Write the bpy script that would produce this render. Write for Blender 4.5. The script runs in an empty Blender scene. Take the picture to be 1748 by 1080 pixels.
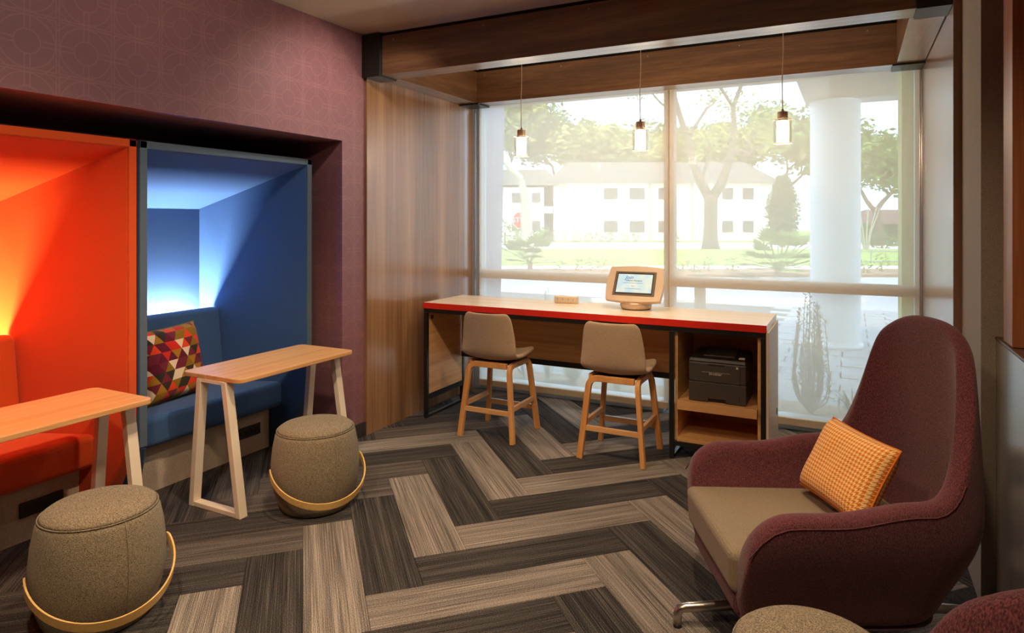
import bpy, bmesh, math, random
from mathutils import Vector, Matrix
PI = math.pi
S = bpy.context.scene
COL = S.collection
random.seed(7)

# ------------------------------------------------------------------ camera
YAW = math.radians(26.9)
F_PX, CX, CY, CAM_H = 1122.0, 884.0, 376.0, 1.59
cam = bpy.data.cameras.new('camera'); cam_o = bpy.data.objects.new('camera', cam); COL.objects.link(cam_o)
cam_o.location = (0, 0, CAM_H); cam_o.rotation_euler = (PI/2, 0, YAW)
cam.sensor_fit = 'HORIZONTAL'; cam.sensor_width = 36.0
cam.lens = 36.0*F_PX/1748.0
cam.shift_x = -(CX-874.0)/1748.0
cam.shift_y = (CY-540.0)/1748.0
cam.clip_start = 0.05; cam.clip_end = 400
S.camera = cam_o

# ------------------------------------------------------------------ sky, exposure, lights
S.view_settings.view_transform = 'Standard'
S.view_settings.look = 'None'
S.view_settings.gamma = 1.0
S.view_settings.use_curve_mapping = False
S.view_settings.exposure = 0.0
S.cycles.transparent_max_bounces = 32
w = bpy.data.worlds.new('overcast_sky'); S.world = w; w.use_nodes = True
bg = w.node_tree.nodes['Background']
bg.inputs['Color'].default_value = (0.54, 0.76, 1.0, 1); bg.inputs['Strength'].default_value = 5.2

def light(name, kind, loc, energy, color, **kw):
    l = bpy.data.lights.new(name, kind); l.energy = energy; l.color = color
    tgt = kw.pop('target', None)
    for k, v in kw.items(): setattr(l, k, v)
    o = bpy.data.objects.new(name, l); COL.objects.link(o); o.location = loc
    if tgt is not None:
        o.rotation_euler = (Vector(tgt)-Vector(loc)).to_track_quat('-Z', 'Y').to_euler()
    return o
WARM = (1.0, 0.74, 0.48)
NEUT = (1.0, 0.86, 0.70)
o = light('window_portal', 'AREA', (-1.37, 5.62, 1.35), 1.0, (1, 1, 1), shape='RECTANGLE', size=3.5, size_y=2.7)
o.data.cycles.is_portal = True; o.rotation_euler = (-PI/2, 0, 0)
sun = light('hazy_sun', 'SUN', (0, 20, 30), 6.0, (1.0, 0.86, 0.64), angle=math.radians(12), target=(-6, 32, 0))
# recessed ceiling downlights of the lounge and one added wall-wash spot (all outside the picture)
for n, (p, t, e, c, ang) in enumerate([
    ((-1.75, 2.1, 2.93), (-2.75, 2.4, 0.3), 150, WARM, 88),
    ((-1.9, 0.9, 2.93), (-2.9, 1.4, 0.3), 150, WARM, 95),
    ((-0.6, 2.0, 2.93), (-0.9, 2.2, 0.0), 130, WARM, 84),
    ((-0.9, 0.3, 2.93), (-0.9, 1.2, 0.0), 130, WARM, 120),
    ((-0.7, 2.5, 2.93), (-2.2, 4.4, 0.85), 150, WARM, 58),
    ((-1.9, 2.5, 2.93), (-1.0, 4.4, 0.8), 100, WARM, 56),
    ((-2.35, 3.25, 2.93), (-3.25, 3.5, 1.9), 55, NEUT, 110),
    ((-1.0, 1.7, 2.93), (-3.22, 2.0, 2.2), 75, NEUT, 80),  # wall-wash spot added to brighten the upper left wall
    ((0.05, 1.6, 2.93), (0.0, 2.7, 0.5), 60, WARM, 90),
]):
    light('downlight', 'SPOT', p, e, c, spot_size=math.radians(ang), spot_blend=0.9, shadow_soft_size=0.06, target=t)

# ------------------------------------------------------------------ mesh helpers
class MB:
    def __init__(s): s.v = []; s.f = []; s.m = []
    def add(s, vs, fs, mi=0):
        n = len(s.v); s.v += [tuple(p) for p in vs]; s.f += [tuple(i+n for i in q) for q in fs]; s.m += [mi]*len(fs); return s
    def box(s, x0, x1, y0, y1, z0, z1, mi=0):
        return s.add([(x0,y0,z0),(x1,y0,z0),(x1,y1,z0),(x0,y1,z0),(x0,y0,z1),(x1,y0,z1),(x1,y1,z1),(x0,y1,z1)],
                     [(3,2,1,0),(4,5,6,7),(0,1,5,4),(1,2,6,5),(2,3,7,6),(3,0,4,7)], mi)
    def hexa(s, bot, top, mi=0):
        n = len(bot)
        fs = [tuple(reversed(range(n))), tuple(range(n, 2*n))]
        for i in range(n): fs.append((i, (i+1) % n, n+(i+1) % n, n+i))
        return s.add(list(bot)+list(top), fs, mi)
    def loft(s, rings, cap=True, closed=True, mi=0):
        n = len(rings[0]); vs = [p for r in rings for p in r]; fs = []
        for a in range(len(rings)-1):
            for i in range(n if closed else n-1):
                j = (i+1) % n; fs.append((a*n+i, a*n+j, (a+1)*n+j, (a+1)*n+i))
        if cap and closed:
            fs.append(tuple(reversed(range(n)))); fs.append(tuple((len(rings)-1)*n+i for i in range(n)))
        return s.add(vs, fs, mi)
    def tube(s, path, r, n=10, cap=True, mi=0):
        P = [Vector(p) for p in path]; rings = []
        up = None
        for i, p in enumerate(P):
            t = (P[min(i+1, len(P)-1)]-P[max(i-1, 0)]).normalized()
            if up is None: up = Vector((0,0,1)) if abs(t.z) < .9 else Vector((1,0,0))
            a = t.cross(up).normalized(); b = a.cross(t).normalized(); up = b
            rr = r[i] if isinstance(r, (list, tuple)) else r
            rings.append([p+a*rr*math.cos(2*PI*k/n)+b*rr*math.sin(2*PI*k/n) for k in range(n)])
        return s.loft(rings, cap, mi=mi)
    def bar(s, path, normal, w, t, mi=0):
        # rectangular section swept along a planar path; w in the plane, t along the normal
        P = [Vector(p) for p in path]; N = Vector(normal).normalized(); rings = []
        for i, p in enumerate(P):
            d = (P[min(i+1, len(P)-1)]-P[max(i-1, 0)]).normalized(); a = d.cross(N).normalized(); nn = a.cross(d).normalized()
            rings.append([p+a*w/2+nn*t/2, p-a*w/2+nn*t/2, p-a*w/2-nn*t/2, p+a*w/2-nn*t/2])
        return s.loft(rings, True, mi=mi)
    def lathe(s, prof, n=32, mi=0, c=(0,0)):
        rings = [[(c[0]+r*math.cos(2*PI*k/n), c[1]+r*math.sin(2*PI*k/n), z) for k in range(n)] for r, z in prof]
        return s.loft(rings, True, mi=mi)
    def mesh(s, name):
        me = bpy.data.meshes.new(name); me.from_pydata(s.v, [], s.f); me.update(); return me

def finish(me, mats, smooth):
    for m in (mats if isinstance(mats, (list, tuple)) else [mats]): me.materials.append(m)
    if smooth: me.polygons.foreach_set('use_smooth', [True]*len(me.polygons))

def obj(name, mb, mat, parent=None, smooth=False, bevel=0, sub=0, loc=None, rot=None, fix=True):
    me = mb.mesh(name) if isinstance(mb, MB) else mb
    if isinstance(mb, MB):
        finish(me, mat, smooth)
        if isinstance(mat, (list, tuple)) and any(mb.m): me.polygons.foreach_set('material_index', mb.m)
        if fix:
            b = bmesh.new(); b.from_mesh(me); bmesh.ops.recalc_face_normals(b, faces=b.faces); b.to_mesh(me); b.free()
    o = bpy.data.objects.new(name, me); COL.objects.link(o)
    if parent: o.parent = parent
    if loc: o.location = loc
    if rot: o.rotation_euler = rot
    if bevel:
        md = o.modifiers.new('bevel', 'BEVEL'); md.width = bevel; md.segments = 2; md.limit_method = 'ANGLE'; md.angle_limit = math.radians(40)
    if sub:
        md = o.modifiers.new('sub', 'SUBSURF'); md.levels = sub; md.render_levels = sub
    return o
def tag(o, label=None, cat=None, group=None, kind=None):
    if label: o['label'] = label
    if cat: o['category'] = cat
    if group: o['group'] = group
    if kind: o['kind'] = kind
    return o
def thing(name, label, cat, loc=(0,0,0), rz=0, group=None):
    o = bpy.data.objects.new(name, None); COL.objects.link(o); o.empty_display_size = .1
    o.location = loc; o.rotation_euler = (0, 0, rz); return tag(o, label, cat, group)
def struct(name, mb, mat, label=None, **k):
    o = obj(name, mb, mat, **k); tag(o, label=label, kind='structure'); return o
def dup(root, loc, rz, label, group=None):
    r = root.copy(); COL.objects.link(r); r.location = loc; r.rotation_euler = (0, 0, rz); r['label'] = label
    if group: r['group'] = group
    for ch in list(root.children):
        c = ch.copy(); COL.objects.link(c); c.parent = r
        for g in list(ch.children):
            d = g.copy(); COL.objects.link(d); d.parent = c
    return r
def text_mesh(body, size, extrude=0.0006, shear=0.0):
    cu = bpy.data.curves.new('txt', 'FONT'); cu.body = body; cu.size = size; cu.extrude = extrude
    cu.align_x = 'CENTER'; cu.align_y = 'CENTER'; cu.shear = shear
    t = bpy.data.objects.new('txt', cu); COL.objects.link(t)
    dg = bpy.context.evaluated_depsgraph_get(); me = bpy.data.meshes.new_from_object(t.evaluated_get(dg))
    bpy.data.objects.remove(t); return me
def text(name, body, size, mat, parent, loc, rot, shear=0.0):
    me = text_mesh(body, size, shear=shear); me.materials.clear(); me.materials.append(mat)
    return obj(name, me, mat, parent, loc=loc, rot=rot)

# ------------------------------------------------------------------ materials
class NT:
    def __init__(s, name):
        s.m = bpy.data.materials.new(name); s.m.use_nodes = True; s.t = s.m.node_tree; s.b = s.t.nodes['Principled BSDF']; s.out = s.t.nodes['Material Output']
    def n(s, typ, **k):
        nd = s.t.nodes.new(typ)
        for a, b in k.items(): setattr(nd, a, b)
        return nd
    def l(s, a, b): s.t.links.new(a, b)
    def math(s, op, a, b=None, c=None):
        nd = s.n('ShaderNodeMath', operation=op)
        for i, x in enumerate((a, b, c)):
            if x is None: continue
            if isinstance(x, (int, float)): nd.inputs[i].default_value = x
            else: s.l(x, nd.inputs[i])
        return nd.outputs[0]
    def coord(s, kind='Object', scale=(1,1,1), rot=(0,0,0)):
        tc = s.n('ShaderNodeTexCoord'); mp = s.n('ShaderNodeMapping'); s.l(tc.outputs[kind], mp.inputs['Vector'])
        mp.inputs['Scale'].default_value = scale; mp.inputs['Rotation'].default_value = rot; return mp.outputs['Vector']
    def noise(s, vec, scale=5, detail=3, rough=.5, dist=0):
        nd = s.n('ShaderNodeTexNoise'); s.l(vec, nd.inputs['Vector']); nd.inputs['Scale'].default_value = scale
        nd.inputs['Detail'].default_value = detail; nd.inputs['Roughness'].default_value = rough; nd.inputs['Distortion'].default_value = dist
        return nd.outputs['Fac']
    def ramp(s, fac, stops, interp='LINEAR'):
        nd = s.n('ShaderNodeValToRGB'); s.l(fac, nd.inputs['Fac']); cr = nd.color_ramp; cr.interpolation = interp
        while len(cr.elements) < len(stops): cr.elements.new(.5)
        for e, (p, c) in zip(cr.elements, stops): e.position = p; e.color = (*c, 1)
        return nd.outputs['Color']
    def mix(s, fac, a, b, mode='MIX'):
        nd = s.n('ShaderNodeMix', data_type='RGBA', blend_type=mode)
        for i, x in ((0, fac), (6, a), (7, b)):
            if isinstance(x, (int, float)): nd.inputs[i].default_value = x
            elif isinstance(x, tuple): nd.inputs[i].default_value = (*x, 1)
            else: s.l(x, nd.inputs[i])
        return nd.outputs[2]
    def bump(s, h, strength=.2, dist=.01):
        nd = s.n('ShaderNodeBump'); nd.inputs['Strength'].default_value = strength; nd.inputs['Distance'].default_value = dist
        s.l(h, nd.inputs['Height']); s.l(nd.outputs['Normal'], s.b.inputs['Normal'])
    def col(s, c):
        if isinstance(c, tuple): s.b.inputs['Base Color'].default_value = (*c, 1)
        else: s.l(c, s.b.inputs['Base Color'])
    def set(s, **k):
        for a, v in k.items(): s.b.inputs[a.replace('_', ' ')].default_value = v
        return s

def srgb(r, g, b):
    f = lambda c: (c/255/12.92) if c/255 <= .04045 else ((c/255+.055)/1.055)**2.4
    return (f(r), f(g), f(b))
def plain(name, c, rough=.5, metal=0, var=.08, scale=8, spec=.5, bump=0):
    N = NT(name); v = N.coord(); f = N.noise(v, scale, 3)
    lo = tuple(x*(1-var) for x in c); hi = tuple(min(1, x*(1+var)) for x in c)
    N.col(N.ramp(f, [(.3, lo), (.7, hi)])); N.set(Roughness=rough, Metallic=metal, Specular_IOR_Level=spec)
    if bump: N.bump(N.noise(v, 300, 2), bump, .002)
    return N.m
def wood(name, lo, mid, hi, axis='z', grain=22, rough=.42, spec=.4, stretch=.05, coat=0.0):
    N = NT(name); sc = {'x': (stretch, 1, 1), 'y': (1, stretch, 1), 'z': (1, 1, stretch)}[axis]
    v = N.coord('Object', sc)
    a = N.noise(v, grain*.45, 4, .6, .6); b = N.noise(v, grain*4, 3, .6)
    f = N.math('ADD', N.math('MULTIPLY', a, .7), N.math('MULTIPLY', b, .3))
    N.col(N.ramp(f, [(.34, lo), (.5, mid), (.66, hi)])); N.set(Roughness=rough, Specular_IOR_Level=spec, Coat_Weight=coat, Coat_Roughness=.16)
    N.bump(b, .08, .002); return N.m
def fabric(name, c, c2, scale=260, rough=.95, bump=.35, stretch=(1,1,1), contrast=(.35, .65), sheen=.15):
    N = NT(name); v = N.coord('Object', stretch); a = N.noise(v, scale, 2, .6); b = N.noise(v, 6, 3)
    k = N.ramp(a, [(contrast[0], c), (contrast[1], c2)])
    N.col(N.mix(N.math('MULTIPLY', b, .25), k, c2)); N.set(Roughness=rough, Specular_IOR_Level=.15, Sheen_Weight=sheen); N.bump(a, bump, .004); return N.m
M = {}
M['ceiling'] = plain('ceiling_paint', srgb(196, 184, 170), .9, var=.02)
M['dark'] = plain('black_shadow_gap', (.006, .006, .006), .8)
M['black_metal'] = plain('black_metal', (.018, .016, .015), .35, .3)
M['wood_wall'] = wood('walnut_laminate_vertical', srgb(104, 72, 47), srgb(143, 103, 70), srgb(172, 131, 93), 'z', 9, .27, .5, .03, .7)
M['wood_beam'] = wood('walnut_laminate_along_x', srgb(78, 53, 36), srgb(112, 78, 53), srgb(142, 104, 73), 'x', 22, .34, .5, .06, .6)
M['wood_beam_y'] = wood('walnut_laminate_along_y', srgb(78, 53, 36), srgb(112, 78, 53), srgb(142, 104, 73), 'y', 22, .34, .5, .06, .6)
M['oak_x'] = wood('oak_laminate_along_x', srgb(196, 142, 88), srgb(214, 162, 106), srgb(226, 178, 124), 'x', 40, .4, .4, .04)
M['oak_y'] = wood('oak_laminate_along_y', srgb(196, 142, 88), srgb(214, 162, 106), srgb(226, 178, 124), 'y', 40, .4, .4, .04)
M['oak_z'] = wood('oak_legs', srgb(196, 134, 72), srgb(214, 152, 88), srgb(226, 168, 104), 'z', 40, .45, .4, .06)
M['desk_top'] = wood('maple_top_with_glare', srgb(234, 208, 178), srgb(240, 217, 190), srgb(246, 226, 202), 'x', 30, .22, .5, .04)  # maple colour lightened to carry the glare from the window
M['handle'] = wood('bent_beech', srgb(214, 168, 92), srgb(226, 184, 110), srgb(236, 196, 126), 'x', 20, .4)
M['red'] = plain('red_edge_band', srgb(230, 46, 28), .35)
M['white_metal'] = plain('cream_powder_coat', srgb(232, 216, 194), .4, var=.03)
M['orange'] = fabric('orange_wool', srgb(198, 68, 24), srgb(212, 84, 34), 500, .9, .12)
M['blue'] = fabric('blue_wool', srgb(48, 76, 116), srgb(62, 92, 134), 500, .9, .12)
M['greypipe'] = fabric('grey_blue_wool', srgb(70, 86, 104), srgb(92, 106, 120), 500, .9, .12)
M['linen'] = fabric('beige_linen', srgb(176, 158, 138), srgb(200, 182, 162), 300, .9, .15, (1, 1, .3))
M['tweed'] = fabric('grey_brown_tweed', srgb(70, 62, 50), srgb(168, 152, 126), 240, .95, .7, (1, 1, 2.4), (.38, .62))
M['stool_fab'] = fabric('taupe_weave', srgb(150, 126, 102), srgb(196, 170, 140), 420, .95, .3, (1, 1, 1))
M['cushion'] = fabric('taupe_linen', srgb(122, 106, 86), srgb(158, 142, 118), 420, .95, .3)
M['burgundy'] = fabric('burgundy_tweed', srgb(58, 26, 35), srgb(126, 72, 77), 400, .95, .5, (1, 1, .45), (.38, .64), .2)
M['steel'] = plain('brushed_steel', (.55, .5, .46), .28, 1.0)
M['bronze'] = plain('antique_bronze', (.42, .29, .19), .38, .55)
M['printer'] = plain('charcoal_plastic', srgb(70, 62, 56), .5)
M['printer_dark'] = plain('black_plastic', srgb(32, 29, 27), .35)
M['print_light'] = plain('light_lettering', srgb(214, 200, 180), .5)
M['champagne'] = plain('champagne_plastic', srgb(206, 182, 156), .35, .25, var=.03)
M['bezel'] = plain('bronze_bezel', srgb(106, 88, 72), .35, .2, var=.03)
M['cream_plastic'] = plain('cream_plastic', srgb(226, 204, 174), .45, var=.03)
M['alu'] = plain('window_aluminium', srgb(188, 196, 204), .4, .3, var=.03)
M['alu_beige'] = plain('beige_aluminium', srgb(214, 196, 172), .5, var=.03)
M['grey_fabric_wall'] = fabric('taupe_wall_fabric', srgb(132, 118, 106), srgb(158, 146, 132), 420, .9, .3, (1, 1, .6))
M['grey_wood'] = wood('grey_walnut_panel', srgb(104, 92, 82), srgb(132, 119, 108), srgb(156, 143, 132), 'z', 10, .25, .5, .03, .7)
M['orange_wood'] = wood('cherry_board', srgb(128, 70, 40), srgb(158, 94, 58), srgb(180, 116, 76), 'z', 18, .4, .4, .05)
M['ledge'] = wood('dark_ledge', srgb(70, 46, 32), srgb(92, 62, 44), srgb(110, 78, 56), 'y', 18, .4)
M['baseboard'] = plain('dark_baseboard', srgb(52, 44, 42), .6)
M['cord'] = plain('beige_cord', srgb(206, 190, 168), .7)

def wallpaper():
    N = NT('burgundy_wallpaper'); tc = N.n('ShaderNodeTexCoord'); sp = N.n('ShaderNodeSeparateXYZ'); N.l(tc.outputs['Object'], sp.inputs[0])
    cell = .25
    fy = N.math('SUBTRACT', N.math('FRACT', N.math('DIVIDE', N.math('ADD', sp.outputs[1], sp.outputs[0]), cell)), .5)
    fz = N.math('SUBTRACT', N.math('FRACT', N.math('DIVIDE', sp.outputs[2], cell)), .5)
    ay, az = N.math('ABSOLUTE', fy), N.math('ABSOLUTE', fz)
    r = N.math('SQRT', N.math('ADD', N.math('MULTIPLY', fy, fy), N.math('MULTIPLY', fz, fz)))
    lw = .010
    def line(d, v): return N.math('LESS_THAN', N.math('ABSOLUTE', N.math('SUBTRACT', d, v)), lw)
    ring1 = line(r, .46); ring2 = line(r, .215)
    edge = N.math('MAXIMUM', ay, az); border = line(edge, .475); cut = line(N.math('ADD', ay, az), .80)
    inner = N.math('GREATER_THAN', r, .215)
    sp1 = N.math('MULTIPLY', line(ay, .045), N.math('MULTIPLY', inner, N.math('GREATER_THAN', az, .15)))
    sp2 = N.math('MULTIPLY', line(az, .045), N.math('MULTIPLY', inner, N.math('GREATER_THAN', ay, .15)))
    a = ring1
    for x in (ring2, border, cut, sp1, sp2): a = N.math('MAXIMUM', a, x)
    nz = N.noise(N.coord(), 3, 3); fine = N.noise(N.coord('Object', (1, 1, .2)), 300, 2)
    base = N.ramp(nz, [(.3, srgb(124, 82, 90)), (.7, srgb(134, 90, 96))])
    base = N.mix(N.math('MULTIPLY', fine, .15), base, srgb(150, 104, 106))
    N.col(N.mix(N.math('MULTIPLY', a, .24), base, srgb(176, 128, 128))); N.set(Roughness=.55, Specular_IOR_Level=.4); N.bump(fine, .1, .002)
    return N.m
M['wallpaper'] = wallpaper()
M['burg_paint'] = plain('burgundy_paint', srgb(108, 66, 74), .7, var=.03)

def carpet(name, lo, mid, hi):
    N = NT(name); oi = N.n('ShaderNodeObjectInfo'); tc = N.n('ShaderNodeTexCoord')
    sp = N.n('ShaderNodeSeparateXYZ'); N.l(tc.outputs['Object'], sp.inputs[0])
    off = N.math('MULTIPLY', oi.outputs['Random'], 37.0)
    def vec(sx, sy):
        cb = N.n('ShaderNodeCombineXYZ'); N.l(N.math('ADD', N.math('MULTIPLY', sp.outputs[0], sx), off), cb.inputs[0]); N.l(N.math('ADD', N.math('MULTIPLY', sp.outputs[1], sy), off), cb.inputs[1]); return cb.outputs[0]
    rib = N.noise(vec(1.6, 260), 1, 2, .7); band = N.noise(vec(.8, 22), 1, 2, .6); tuft = N.noise(vec(200, 260), 1, 1, .6)
    f = N.math('ADD', N.math('ADD', N.math('MULTIPLY', rib, .46), N.math('MULTIPLY', band, .22)), N.math('MULTIPLY', tuft, .32))
    N.col(N.ramp(f, [(.41, lo), (.5, mid), (.60, hi)])); N.set(Roughness=1.0, Specular_IOR_Level=.08); N.bump(N.math('ADD', rib, tuft), .5, .004); return N.m
M['carpet_dark'] = carpet('carpet_charcoal', srgb(35, 33, 34), srgb(61, 58, 57), srgb(102, 96, 92))
M['carpet_mid'] = carpet('carpet_umber', srgb(53, 49, 48), srgb(86, 80, 77), srgb(128, 119, 111))
M['carpet_light'] = carpet('carpet_taupe', srgb(78, 73, 70), srgb(124, 116, 109), srgb(178, 166, 154))

def tri_pattern():
    N = NT('triangle_print'); tc = N.n('ShaderNodeTexCoord'); sp = N.n('ShaderNodeSeparateXYZ'); N.l(tc.outputs['UV'], sp.inputs[0])
    k = 7.5
    v = N.math('MULTIPLY', sp.outputs[1], k); u = N.math('MULTIPLY', sp.outputs[0], k*.82)
    fv = N.math('FLOOR', v); rv = N.math('FRACT', v)
    a = N.math('ADD', u, N.math('MULTIPLY', v, .5)); b = N.math('SUBTRACT', u, N.math('MULTIPLY', v, .5))
    cb = N.n('ShaderNodeCombineXYZ'); N.l(N.math('FLOOR', a), cb.inputs[0]); N.l(N.math('FLOOR', b), cb.inputs[1]); N.l(fv, cb.inputs[2])
    wn = N.n('ShaderNodeTexWhiteNoise', noise_dimensions='3D'); N.l(cb.outputs[0], wn.inputs['Vector'])
    pal = [srgb(214, 66, 26), srgb(92, 24, 44), srgb(222, 196, 164), srgb(52, 44, 34), srgb(132, 98, 20), srgb(196, 40, 30), srgb(160, 110, 30), srgb(110, 36, 50)]
    N.col(N.ramp(wn.outputs['Value'], [(i/8, c) for i, c in enumerate(pal)], 'CONSTANT')); N.set(Roughness=.9, Specular_IOR_Level=.15, Sheen_Weight=.1)
    N.bump(N.noise(N.coord(), 500, 2), .2, .003); return N.m
M['tri'] = tri_pattern()
def houndstooth():
    N = NT('houndstooth_print'); tc = N.n('ShaderNodeTexCoord'); sp = N.n('ShaderNodeSeparateXYZ'); N.l(tc.outputs['UV'], sp.inputs[0])
    x = N.math('MULTIPLY', sp.outputs[0], 8*26); y = N.math('MULTIPLY', sp.outputs[1], 8*19)
    wx = N.math('LESS_THAN', N.math('MODULO', x, 8.0), 4.0); wy = N.math('LESS_THAN', N.math('MODULO', y, 8.0), 4.0)
    tw = N.math('LESS_THAN', N.math('MODULO', N.math('ADD', x, y), 4.0), 2.0)
    k = N.math('ADD', N.math('MULTIPLY', tw, wx), N.math('MULTIPLY', N.math('SUBTRACT', 1.0, tw), wy))
    N.col(N.mix(k, srgb(246, 208, 140), srgb(214, 118, 40))); N.set(Roughness=.95, Specular_IOR_Level=.1, Sheen_Weight=.1)
    N.bump(k, .25, .003); return N.m
M['hound'] = houndstooth()

def emit(name, c, e):
    N = NT(name); N.b.inputs['Emission Color'].default_value = (*c, 1); N.b.inputs['Emission Strength'].default_value = e; N.col(c); return N.m
M['bulb'] = emit('glowing_bulb', (1.0, .80, .52), 30)
M['led_warm'] = emit('warm_led', (1.0, .72, .30), 6)
M['led_cool'] = emit('white_led', (.86, .94, 1.0), 6)
def screen():
    N = NT('lit_screen'); v = N.coord('Object'); sp = N.n('ShaderNodeSeparateXYZ'); N.l(v, sp.inputs[0])
    nz = N.noise(v, 14, 2); c = N.ramp(nz, [(.35, srgb(190, 206, 204)), (.65, srgb(160, 196, 218))])
    N.col(c); N.l(c, N.b.inputs['Emission Color']); N.b.inputs['Emission Strength'].default_value = .55; N.set(Roughness=.2); return N.m
M['screen'] = screen()
M['screen_ink'] = emit('screen_blue_lettering', srgb(40, 96, 176), .4)
M['screen_ink2'] = emit('screen_dark_lettering', srgb(30, 60, 120), .3)

def clear(name, tint, refl=.06, alpha=0.0, rough=.02):
    # architectural glass: straight transmission with a clear reflection
    N = NT(name); tr = N.n('ShaderNodeBsdfTransparent'); tr.inputs['Color'].default_value = (*tint, 1)
    gl = N.n('ShaderNodeBsdfGlossy'); gl.inputs['Roughness'].default_value = rough
    fr = N.n('ShaderNodeFresnel'); fr.inputs['IOR'].default_value = 1.45
    mx = N.n('ShaderNodeMixShader'); N.l(N.math('MULTIPLY', fr.outputs[0], refl*12), mx.inputs[0]); N.l(tr.outputs[0], mx.inputs[1]); N.l(gl.outputs[0], mx.inputs[2])
    N.l(mx.outputs[0], N.out.inputs['Surface']); return N.m
M['glass'] = clear('window_glass', (.97, .99, .98), .05)
M['glass_lamp'] = clear('lamp_glass', (.995, .985, .97), .03)
def sheer(name, c, open_, glow):
    # woven solar-screen cloth: open weave that lets the view through plus lit threads
    N = NT(name); tr = N.n('ShaderNodeBsdfTransparent'); df = N.n('ShaderNodeBsdfDiffuse'); tl = N.n('ShaderNodeBsdfTranslucent')
    df.inputs['Color'].default_value = (*c, 1); tl.inputs['Color'].default_value = (*c, 1)
    m1 = N.n('ShaderNodeMixShader'); m1.inputs[0].default_value = glow; N.l(df.outputs[0], m1.inputs[1]); N.l(tl.outputs[0], m1.inputs[2])
    m2 = N.n('ShaderNodeMixShader'); m2.inputs[0].default_value = open_; N.l(m1.outputs[0], m2.inputs[1]); N.l(tr.outputs[0], m2.inputs[2])
    N.l(m2.outputs[0], N.out.inputs['Surface']); return N.m
M['shade'] = sheer('solar_screen_cloth', srgb(254, 241, 222), .54, .55)
M['frost'] = sheer('frosted_lamp_glass', (1, .94, .84), .86, .6)

# exterior materials
M['paver'] = plain('pale_paver', srgb(158, 160, 166), .85, var=.12, scale=4)
M['joint'] = plain('paver_joint', srgb(104, 102, 102), .95)
M['asphalt'] = plain('pale_asphalt', srgb(176, 178, 186), .9, var=.06, scale=2)
M['road'] = plain('pale_concrete', srgb(226, 222, 212), .9, var=.05)  # pale concrete with slight random tone
M['soil'] = plain('mulch', srgb(150, 122, 98), 1, var=.3, scale=20)
M['lawn'] = plain('lawn', srgb(148, 168, 84), 1, var=.22, scale=3)
M['bldg'] = plain('white_brick', srgb(238, 232, 222), .9, var=.03)
M['roof'] = plain('grey_shingle', srgb(112, 104, 98), .9, var=.1)
M['wframe'] = plain('window_trim', srgb(120, 104, 92), .7)
M['wpane'] = plain('dark_pane', srgb(108, 100, 96), .25)
M['column'] = plain('white_column', srgb(226, 226, 228), .8, var=.03)
M['soffit'] = plain('canopy_render', srgb(196, 186, 176), .85, var=.03)
M['fin'] = plain('grey_violet_render', srgb(150, 148, 168), .85, var=.03)
M['fin_y'] = plain('yellow_render', srgb(206, 200, 120), .85, var=.03)
M['bark'] = plain('bark', srgb(116, 100, 86), .95, var=.2, scale=12)
M['bark_pale'] = plain('pale_bark', srgb(186, 178, 164), .95, var=.2, scale=12)
M['leaf_y'] = plain('spring_leaf', srgb(158, 160, 84), .8, var=.3, scale=2)
M['leaf_g'] = plain('green_leaf', srgb(112, 136, 66), .8, var=.3, scale=2)
M['leaf_d'] = plain('dark_leaf', srgb(108, 120, 78), .8, var=.3, scale=3)
M['leaf_near'] = plain('olive_leaf', srgb(78, 84, 46), .8, var=.25, scale=9)
M['sign_red'] = plain('sign_red', srgb(206, 44, 40), .5)
M['sign_white'] = plain('sign_white', srgb(240, 236, 230), .5)
M['post'] = plain('galvanised_post', srgb(160, 160, 158), .5, .4)
M['bollard'] = plain('bollard_beige', srgb(140, 126, 104), .7)
M['brownroof'] = plain('brown_roof', srgb(116, 90, 84), .9)
M['bloom'] = plain('pink_flower', srgb(214, 130, 110), .8)

# ------------------------------------------------------------------ floor of carpet planks
CELL = .25
CU, CV = -3.0, 13.4                        # camera foot in plank units
A45 = math.radians(45)
def plank_xy(u, v):                        # plank grid -> room metres
    du, dv = (u-CU)*CELL, (v-CV)*CELL
    return (du*math.cos(A45)+dv*math.sin(A45), du*math.sin(A45)-dv*math.cos(A45))
floor = struct('floor', MB().box(-4.4, 2.2, -2.6, 5.5, -.12, -.006), M['carpet_dark'], 'floor laid with herringbone carpet planks')
def plank_mesh(mat, nm):
    g = .0006; mb = MB(); h, l, t = CELL/2-g, CELL*2-g, .012; b = .0015
    bot = [(-l, -h, -t), (l, -h, -t), (l, h, -t), (-l, h, -t)]
    mid = [(-l, -h, -b), (l, -h, -b), (l, h, -b), (-l, h, -b)]; top = [(-l+b, -h+b, 0), (l-b, -h+b, 0), (l-b, h-b, 0), (-l+b, h-b, 0)]
    mb.loft([bot, mid, top]); me = mb.mesh(nm); finish(me, mat, False)
    bm = bmesh.new(); bm.from_mesh(me); bmesh.ops.recalc_face_normals(bm, faces=bm.faces); bm.to_mesh(me); bm.free(); return me
PM = {k: plank_mesh(M['carpet_'+k], 'carpet_plank') for k in ('dark', 'mid', 'light')}
left_rows = {-7: 'mid', -6: 'light', -5: 'dark', -4: 'mid', -3: 'mid', -2: 'dark', -1: 'mid', 0: 'dark', 1: 'dark', 2: 'mid', 3: 'dark', -8: 'dark', -9: 'dark', -10: 'mid'}
rnd = random.Random(3)
def add_plank(u0, v0, along_u, tone):
    cu, cv = (u0+2, v0+.5) if along_u else (u0+.5, v0+2)
    x, y = plank_xy(cu, cv)
    if not (-4.0 < x < 1.0 and -.6 < y < 5.75): return
    o = bpy.data.objects.new('carpet_plank', PM[tone]); COL.objects.link(o); o.parent = floor
    o.location = (x, y, 0); o.rotation_euler = (0, 0, (A45 if along_u else -A45))
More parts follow.
